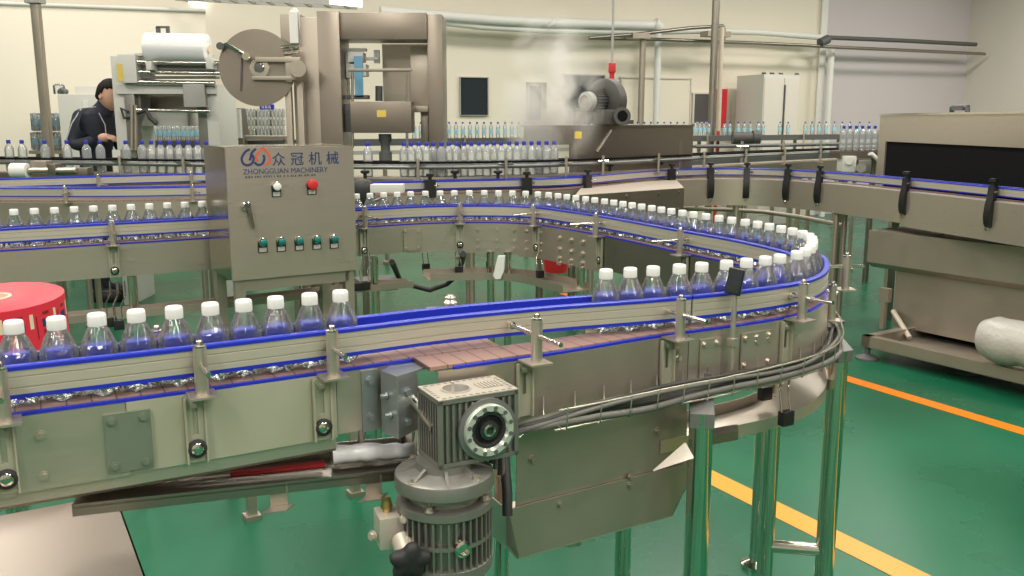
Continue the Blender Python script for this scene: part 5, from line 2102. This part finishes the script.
# ------------------------------------------------------------------ left partition and things overhead
a, b = aty(-40, 130, 9.7), aty(212.5, 130, 10.6)
za, zb3 = aty(0, 3, 9.75).z, aty(212, 12, 10.6).z
struct(MB().prism([P3(a.xy, 0), P3(b.xy, 0), P3(b.xy, zb3), P3(a.xy, za)], (-.03, .10, 0)).build('wall_partition', 'cream'))
k = MB()
k.cyl(P3(a.xy, za + .01), P3(b.xy, zb3 + .01), .025, n=10)
struct(k.build('trim_3', 'offwhite', None, 40))
# cable ladder and tube lamps hung beyond the partition
cl_ = thing('cable_ladder', aty(270, 3, 10.2), 'grey cable ladder hung high behind the label machine', 'cable ladder')
k = MB()
a, b = aty(165, -3, 10.4), aty(352, 6, 9.6)
k.obox(a, b - a, (0, .02, 0), (0, 0, .05)).obox(a + Vector((0, .3, 0)), b - a, (0, .02, 0), (0, 0, .05))
k.build('ladder_rails', 'greypaint', cl_, 30)
for i in range(10):
    q = a.lerp(b, (i + .5) / 10)
    MB().obox(q, (.03, 0, 0), (0, .3, 0), (0, 0, .02)).build('rung', 'greypaint', cl_, 30)
k = MB()
for f in (.05, .95):
    q = a.lerp(b, f)
    k.cyl(q + Vector((0, .15, 0)), Vector((q.x, q.y + .15, 4.5)), .008, n=8)
k.build('hangers', 'greypaint', cl_, 40)
M['lamp'] = mat('lit lamp tube', (1, .97, .9), .5, emit=6)
for i, (x0, y0_, x1, y1, d) in enumerate(((44, 0, 90, 2, 11.5), (120, 1, 205, 3.5, 11.4), (330, 1, 362, 4, 9.3))):
    a, b = aty(x0, y0_, d), aty(x1, y1, d)
    lm = thing('tube_lamp', (a + b) / 2, 'lit tube lamp hung near the ceiling at the top edge, %s' % ('before the left corner', 'above the film machine', 'above the label machine gate')[i], 'lamp', 'tube lamps')
    MB().cyl(a, b, .03, n=12).build('lamp_tube', 'lamp', lm, 40)
    MB().obox(a + Vector((0, -.08, .035)), b - a, (0, .16, 0), (0, 0, .03)).build('reflector', 'white', lm, 30)
    MB().cyl((a + b) / 2 + Vector((0, 0, .06)), Vector(((a.x + b.x) / 2, a.y, 4.5)), .008, n=8).build('hanger', 'greypaint', lm, 40)

# ------------------------------------------------------------------ back wall: openings, cabinet, pipes
def wpt(px, py, off=0):
    """point on the back wall, off metres in front of it"""
    o = bo + Vector((bw.y, -bw.x)) * off
    d = ray(px, py)
    nn = Vector((-bw.y, bw.x))
    t = nn.dot(o) / nn.dot(d.xy)
    return Vector((0, 0, CH)) + d * t


bwn = P3(Vector((bw.y, -bw.x)), 0)


def wbox(k, x0, y0, x1, y1, off, th):
    a, b = wpt(x0, y1, off), wpt(x1, y1, off)
    c = wpt((x0 + x1) / 2, y0, off)
    k.obox(P3(a.xy, a.z), P3((b - a).xy, 0), bwn * -th, (0, 0, c.z - a.z))
    return k


def framed(n, name, x0, y0, x1, y1, fill, frame='offwhite', w=1.2):
    o = struct(wbox(MB(), x0, y0, x1, y1, .02, .02).build('%s_%d' % (name, n), fill))
    k = MB()
    wbox(k, x0 - w, y0 - w, x1 + w, y0, .04, .04)
    wbox(k, x0 - w, y0, x0, y1, .04, .04)
    wbox(k, x1, y0, x1 + w, y1, .04, .04)
    if name == 'window':
        wbox(k, x0 - w, y1, x1 + w, y1 + w, .04, .04)
    f = k.build('window_frame' if name == 'window' else 'door_frame', frame)
    f.parent = o
    return o


def zto(px):
    return 400


framed(1, 'window', 461, 77.5, 488, 115, 'glassdark', 'greypaint', .7)
framed(1, 'door', 528, 83, 545.5, 140, 'steel_dull', 'greypaint', .8)
framed(2, 'door', 564, 75, 603.5, 140, 'glassdark', 'greypaint', .8)
framed(3, 'door', 621, 78, 689, 140, 'cream', 'rightwall', .8)
framed(2, 'window', 694, 94, 712, 122, 'darkgrey', 'rightwall', 1.6)
o = struct(wbox(MB(), 530, 86, 541, 120, .03, .01).build('window_3', 'glassdark'))
o = struct(wbox(MB(), 575, 108, 588, 130, .05, .03).build('trim_4', 'steel_warm'))
fx = thing('fire_box', wpt(722, 130, .1), 'narrow red fire hose box on the back wall behind the brown pole', 'fire box')
wbox(MB(), 718, 89, 726, 128, .22, .20).build('box_body', 'red', fx, 30)
wbox(MB(), 719.5, 91, 724.5, 105, .225, .006).build('box_window', 'redlabel', fx, 30)
el = thing('electrical_cabinet', wpt(770, 140, .3), 'tall grey two-door electrical cabinet against the back wall', 'cabinet')
el.location.z = 0
a, b = wpt(735, 128, .75), wpt(763, 128, .75)
za = wpt(750, 75, .6).z
k = MB()
e0 = wpt(735, 128, .25).xy
e1 = wpt(761.5, 128, .9).xy
e2 = wpt(797, 128, .9).xy
f1 = e2 - e1
nb2 = (e0 - e1)
k.prism([P3(e0, 0), P3(e1, 0), P3(e2, 0), P3(e2 + nb2, 0)], (0, 0, za))
k.build('cabinet_body', 'offwhite', el, 30)
k = MB()
fn = P3(right(f1.normalized()), 0)
for f0, f3 in ((.02, .55), (.57, .98)):
    k.obox(P3(e1 + f1 * f0, .15) , P3(f1 * (f3 - f0), 0), fn * .012, (0, 0, za - .2))
k.build('doors', 'rightwall', el, 30)
MB().obox(P3(e1 + f1 * .555, 1.0) + fn * .012, P3(f1 * .03, 0), fn * .02, (0, 0, za - 1.15)).build('handle_bar', 'darkgrey', el, 30)
k = MB()
for f in (.03, .25, .5, .95):
    q = P3(e1 + f1 * f, za) + P3(nb2 * .1, 0)
    k.lathe([(.03, .03), (.03, .05), (.018, .05), (.018, .03)], q, P3(f1, 0), 12, close=True)
    k.cyl(q, q + Vector((0, 0, .03)), .012, n=8)
k.build('lifting_eyes', 'darkgrey', el, 40)
# pipes along the wall
w1 = thing('white_pipe', wpt(550, 22, .4), 'upper fat white pipe running high along the back wall', 'pipe')
P = [wpt(px, py, .35) for px, py in ((380, 11.5), (440, 16), (500, 20.5), (550, 22.8), (600, 24.2), (655, 25.5))]
MB().tube(P, .068, 14).build('pipe_run', 'white', w1, 60)
k = MB().cyl(wpt(549, 21, .35), wpt(551, 25, .35), .085, n=14)
k.cyl(wpt(654, 23, .35), wpt(660, 28, .35), .09, n=14)
k.build('pipe_collars', 'white', w1, 60)
w2 = thing('white_pipe', wpt(550, 30, .3), 'lower thin white pipe sagging under the fat one on the back wall', 'pipe')
P = [wpt(px, py, .3) for px, py in ((380, 15), (440, 22), (480, 26.5), (540, 30.3), (600, 31.5), (660, 31.5), (700, 30.8), (760, 32.5), (822, 37.5))]
MB().tube(P, .045, 12).build('pipe_run', 'white', w2, 60)
w3 = thing('brown_pipe', wpt(700, 42, .5), 'long thin brown steel pipe frame along the back wall ending in the grey recess', 'pipe')
k = MB().tube([wpt(px, py, .5) for px, py in ((589, 38), (660, 39.5), (723, 42), (800, 45), (830, 47), (900, 50), (985, 54))], .026, 10)
k.tube([wpt(px, py, .7) for px, py in ((589, 38), (640, 34), (690, 28), (723, 26))], .026, 10)
k.tube([wpt(px, py, .5) for px, py in ((723, 26), (724, 30), (724, 42))], .026, 10)
k.build('pipe_run', 'steel_dark', w3, 60)
k = MB().tube([wpt(px, py, .45) for px, py in ((828, 37.5), (900, 40.5), (976, 44.5))], .034, 12)
k.cyl(wpt(820, 43, .5), wpt(828, 39, .5), .07, n=12)
k.build('thick_arm', 'darkgrey', w3, 60)
k = MB()
wbox(k, 633, 33, 650, 38, .75, .2)
wbox(k, 708, 31, 731, 36, .75, .2)
k.build('end_plates', 'steel_dull', w3, 30)
for n_, (x0, y0_, x1, y1, off, r, m_, lb) in enumerate(((643, 36, 640, 132, .6, .045, 'steel_dull', 'grey steel pole holding the pipe frame, right of the blower'), (658.5, 28, 656, 128, .35, .05, 'white', 'white wall pole dropping from the end of the fat white pipe'), (716, 0, 711, 140, 1.6, .05, 'steel_dark', 'dark brown steel pole in front of the dark wall hatch'), (722, 27, 718, 140, 1.4, .035, 'pinkpipe', 'tan pipe close beside the dark brown pole'), (832, 47, 827, 130, .3, .05, 'white', 'white pipe dropping down the corner of the grey recess'))):
    a = wpt(x0, y0_, off)
    b = wpt(x1, y1, off)
    t = (b - a)
    o = MB().cyl(Vector((b.x, b.y, 0)), Vector((a.x if abs(a.x - b.x) < .02 else b.x, b.y, 4.5 if y0_ == 0 else a.z)), r, n=14).build('pole', m_, None, 40)
    tag(o, lb, 'pole')
a = wpt(717, 110, 1.7)
o = MB().cyl(Vector((a.x + .03, a.y, .0)), Vector((a.x + .03, a.y, wpt(717, 131, 1.7).z)), .022, n=10).build('red_pipe', 'red', None, 40)
tag(o, 'short thin red pipe at the foot of the dark brown pole', 'pipe')
# pale corner strip of the recess
wallc = P3(cor, 0)
struct(MB().box((cor.x + .02, cor.y - .03, 2.25), (.10, .10, 4.5)).build('trim_5', 'white'))

# ------------------------------------------------------------------ shrink tunnel and its tank on the right
sx0 = 0.0
tn_ = thing('shrink_tunnel', (3.3, 6.0, 0), 'large stainless shrink tunnel hood with a black opening, at the right edge', 'shrink tunnel')
ztp, zfl, zbt = aty(885, 115.5, 7.15).z, aty(885, 141, 7.15).z, .86
yn, yf = 4.75, 7.15
dirx = Vector((-.030, 0, 0))
k = MB()
k.obox((sx0, yn, zfl), (0, yf - yn, 0), (1.1, 0, 0), (0, 0, ztp - zfl))
k.obox((sx0 + .02, yf - .06, zbt), (0, .06, 0), (1.08, 0, 0), (0, 0, zfl - zbt))
k.obox((sx0, yf - .12, zbt), (0, .12, 0), (.06, 0, 0), (0, 0, zfl - zbt))
k.obox((sx0 + .75, yn, zbt), (0, yf - yn, 0), (.3, 0, 0), (0, 0, zfl - zbt))
k.build('hood', 'steel', tn_, 30)
MB().obox((sx0 - .008, yn, ztp), (0, yf - yn + .01, 0), (1.12, 0, 0), (0, 0, .014)).build('hood_lid', 'steel_shine', tn_, 30)
MB().obox((sx0 + .012, yn, zbt), (0, yf - yn - .12, 0), (.01, 0, 0), (0, 0, zfl - zbt)).build('opening_shade', 'dark', tn_, 30)  # black sheet stands in for the shade inside the tunnel opening
q = aty(960, 113, 5.9)
k = MB().tube([(sx0 + .16, 6.2, ztp + .01), (sx0 + .16, 6.2, ztp + .05), (sx0 + .16, 6.4, ztp + .05), (sx0 + .16, 6.4, ztp + .01)], .018, 8)
k.box((sx0 + .16, 6.3, ztp + .045), (.04, .14, .03))
k.build('lid_handle', 'darkgrey', tn_, 40)
for x_, yy in ((sx0 + .1, yf - .15), (sx0 + .9, yf - .15), (sx0 + .9, yn + .3)):
    MB().box((x_, yy, zbt / 2), (.06, .06, zbt)).build('leg', 'steel_dull', tn_, 30)

hr2 = math.atan2(.105, 2.05)               # the hood stands a little askew to the hall
tn_.rotation_euler = (0, 0, hr2)
tn_.location = (2.875 + 7.15 * math.sin(hr2), 7.15 - 7.15 * math.cos(hr2), 0)
for ch_ in tn_.children:
    ch_.location = (0, 0, 0)

# tank under the arched line, on a tray frame with feet
f0 = at(861, 346, .085)
fd = (at(1024, 385, .085) - f0).xy.normalized()
fnn = right(fd) * -1
tk = thing('tank_cabinet', (f0.x + .3, f0.y, 0), 'stainless tank cabinet on a low tray frame, under the conveyor at the right edge', 'tank cabinet')
FL = 1.9


def tp(a, b, z):
    return P3(f0.xy + fd * a + fnn * b, z)


k = MB()
k.obox(tp(0, 0, .085), P3(fd * FL, 0), P3(fnn * .06, 0), (0, 0, .075))
k.obox(tp(0, 1.02, .085), P3(fd * FL, 0), P3(fnn * .06, 0), (0, 0, .075))
k.obox(tp(0, 0, .085), P3(fd * .06, 0), P3(fnn * 1.08, 0), (0, 0, .075))
k.obox(tp(0, 0, .085), P3(fd * FL, 0), P3(fnn * 1.08, 0), (0, 0, .004))
k.build('tray_frame', 'steel_dull', tk, 30)
for a_, b_ in ((.03, .03), (.03, 1.03), (FL - .1, .03), (FL - .1, 1.03)):
    q = tp(a_, b_, 0)
    MB().lathe([(.075, 0), (.075, .012), (.03, .03), (.018, .035), (.018, .085)], q, n=20).build('foot', 'darkgrey', tk, 40)
zt_, zm = .60, .72
k = MB()
k.obox(tp(-.12, .50, .14), P3(fd * FL, 0), P3(fnn * .50, 0), (0, 0, .43))
k.build('lower_tank', 'steel_dull', tk, 30)
k = MB()
b0, b1 = .02, .62
k.prism([tp(-.30, .48, .535), tp(-.30, .42, .575), tp(-.30, .42, .80), tp(-.30, 1.05, .80), tp(-.30, 1.05, .575), tp(-.30, .98, .535)], P3(fd * (FL + .3), 0))
k.build('upper_trough', 'steel_dull', tk, 30)
k = MB().cyl(tp(-.10, .47, .25), tp(.10, .38, .11), .018, n=14)
k.build('drain_pipe', 'pinkpipe', tk, 40)
k = MB().obox(tp(.02, .12, .38), P3(fd * .07, 0), P3(fnn * .04, 0), (0, 0, .09)).obox(tp(.04, .12, .20), P3(fd * .03, 0), P3(fnn * .03, 0), (0, 0, .18))
k.build('hinge_bracket', 'steel_dull', tk, 30)
for a_, b_ in ((.1, .55), (1.3, .55), (.1, .90)):
    MB().obox(tp(a_, b_, .80), P3(fd * .05, 0), P3(fnn * .05, 0), (0, 0, .01)).build('saddle_block', 'steel_dark', tk, 30)
# plastic-wrapped bundle on the frame
ra, rb = at(978, 335, .30), None
ra = tp(.82, .0, .30)
k = MB()
rings = 16
pts, rr = [], []
for i in range(rings):
    f = i / (rings - 1)
    pts.append(tp(.80 + .9 * f, .03, .305) + Vector((0, 0, .006 * math.sin(i * 2.1))))
    rr.append((.13 + random.uniform(-.006, .006)) * (.80 if i == 0 else 1))
k.tube(pts, rr, 28)
tag(k.build('wrapped_bundle', 'foil', None, 60), 'thick pipe bundle in crumpled clear plastic lying on the tank frame', 'bundle')

# ------------------------------------------------------------------ clutter under the loop
k = MB().tube([at(463, 254, .95), at(462, 262, .86), at(456, 276, .74), at(447, 284, .68), at(430, 290, .66), at(414, 286, .66), at(400, 280, .70), at(392, 262, .92)], .014, 8)
tag(k.build('black_hose', 'rubber', None, 60), 'thick black hose looping under the far run right of the control box', 'hose')
k = MB()
q = at(500, 266, .90)
k.prism([q + Vector((-.032, 0, -.045)), q + Vector((-.02, 0, -.062)), q + Vector((.002, 0, -.060)), q + Vector((.018, 0, -.02)), q + Vector((.022, 0, .045)), q + Vector((-.010, 0, .045))], (.004, .03, 0))
tag(k.build('white_strap', 'white', None, 30), 'short white plastic strap tied to the far drip tray', 'strap')
rbn = thing('red_bin', at(565, 282, 0), 'red plastic bin on the green floor, seen under the far run', 'bin')
rbn.location = (.46, 9.3, 0)
MB().lathe([(.12, 0), (.16, .30), (.17, .30), (.17, .33), (.155, .33), (.11, .02)], (.46, 9.3, 0), n=4 * 8).build('bin_body', 'red', rbn, 40)
sd = thing('stirrup_stand', (at(390, 300, 0).x, 5.2, 0), 'dark tripod stand on the floor beneath the far run, next to the control box', 'stand')
sd.location = (-.70, 4.55, 0)
k = MB().cyl((-.70, 4.55, .12), (-.70, 4.55, .70), .018, n=12)
k.build('stem', 'darkgrey', sd, 40)
for i in range(3):
    a = 2 * PI * i / 3 + .4
    MB().cyl((-.70, 4.55, .45), (-.70 + .32 * math.cos(a), 4.55 + .32 * math.sin(a), 0), .014, n=8).build('leg', 'darkgrey', sd, 40)
MB().box((-.70, 4.55, .73), (.20, .14, .06), .4, .01).build('head', 'darkgrey', sd, 30)
tk2 = thing('rail_knob', at(459, 297, 1.15), 'small chrome knob on its rod behind the empty blue rail', 'knob')
q = P3(on(PA, fr(.10, 0), -.085), 1.155)
MB().lathe([(.006, -.07), (.006, .0), (.013, .003), (.015, .009), (.009, .016), (.012, .020), (.006, .026)], q, n=18).cyl(q + Vector((-.05, -.01, -.005)), q + Vector((.02, .004, -.005)), .0055, n=10).build('knob', 'steel', tk2, 40)

# small fittings seen behind the loop
q = aty(363, 191, 4.95)
sw = thing('covered_motor', (q.x, q.y, 0), 'black round motor cover with a small white box, right of the control box', 'motor')
MB().lathe([(.03, -.07), (.058, -.06), (.064, -.02), (.062, .03), (.045, .055), (.015, .062)], q, (.1, -.2, 1), 24).build('motor_cover', 'rubber', sw, 50)
k = MB()
fbox(k, 370, 184.5, 403, 193, 4.9, .09, .006)
k.build('terminal_box', 'offwhite', sw, 30)
MB().cyl((q.x, q.y, 0), (q.x, q.y, q.z - .06), .02, n=12).cyl((q.x, q.y, q.z - .075), (q.x + .12, q.y, q.z - .03), .012, n=8).build('mount', 'steel_dark', sw, 40)
q0, q1 = aty(12, 170.5, 6.35), aty(28, 170.5, 6.35)
dm = thing('drum_motor', (q0.x, q0.y, 0), 'white drum motor with grey end boxes at the left edge, before the filled bottles', 'motor')
MB().cyl(q0, q1, .052, n=24).build('drum', 'white', dm, 40)
k = MB()
fbox(k, 31, 161, 46, 172, 6.38, .1, .006)
k.cyl(q1, q1 + Vector((.34, 0, 0)), .02, n=12)
k.build('end_box', 'steel_dull', dm, 30)
k = MB()
fbox(k, 48, 164, 55, 175, 6.33, .1, .006)
fbox(k, 57, 168, 87, 176, 6.36, .1, .006)
k.build('gear_case', 'steel_dark', dm, 30)
MB().cyl((q0.x + .06, q0.y, 0), (q0.x + .06, q0.y, q0.z - .05), .02, n=12).build('mount', 'steel_dark', dm, 40)
# ------------------------------------------------------------------ light
w = bpy.data.worlds.new('World')
C.world = w
w.use_nodes = True
w.node_tree.nodes['Background'].inputs[0].default_value = (1, .96, .9, 1)
w.node_tree.nodes['Background'].inputs[1].default_value = .04


def area(x, y, z, sx, sy, e, col=(1, .95, .86)):
    l = bpy.data.lights.new('ceiling_lamp', 'AREA')
    l.shape = 'RECTANGLE'
    l.size, l.size_y = sx, sy
    l.energy = e
    l.color = col
    o = bpy.data.objects.new('ceiling_lamp', l)
    COL.objects.link(o)
    o.location = (x, y, z)
    return o


for y in (-2.2, -.6, 1.6, 4.6, 7.4):
    for x in (-4.6, -1.5, 1.6, 4.7):
        if y > 9 and x > 4:
            continue
        area(x, y, 4.1, .35, 1.5, 70 if y < 7 else 60)
for x in (-5.5, -3, -.5, 2, 4.5):  # fill lights added to brighten the back wall, no fixtures behind them
    area(x, 10.2 + .25 * x, 4.45, 1.8, .5, 46 if x < 0 else 62)
area(5.2, 11.4, 4.45, 1.2, .6, 70)  # added fill light, lifts the recess wall
area(7.6, 12.8, 4.45, 1.2, .6, 90)  # second added fill for the recess
area(7.2, 8.6, 4.45, .6, 1.4, 150)  # strong fill light added for the right wall

C.view_settings.view_transform = 'Standard'
C.view_settings.look = 'None'
C.view_settings.gamma = 1
C.view_settings.use_curve_mapping = False
C.view_settings.exposure = -0.10
C.cycles.max_bounces = 8
C.cycles.volume_bounces = 2
C.cycles.diffuse_bounces = 3
C.cycles.glossy_bounces = 4
C.cycles.transparent_max_bounces = 40
C.cycles.sample_clamp_indirect = 6
C.cycles.caustics_reflective = False
C.cycles.caustics_refractive = True
C.cycles.blur_glossy = 1.0
C.cycles.use_denoising = True
for o in list(bpy.data.objects):
    if 'local' in o:
        del o['local']
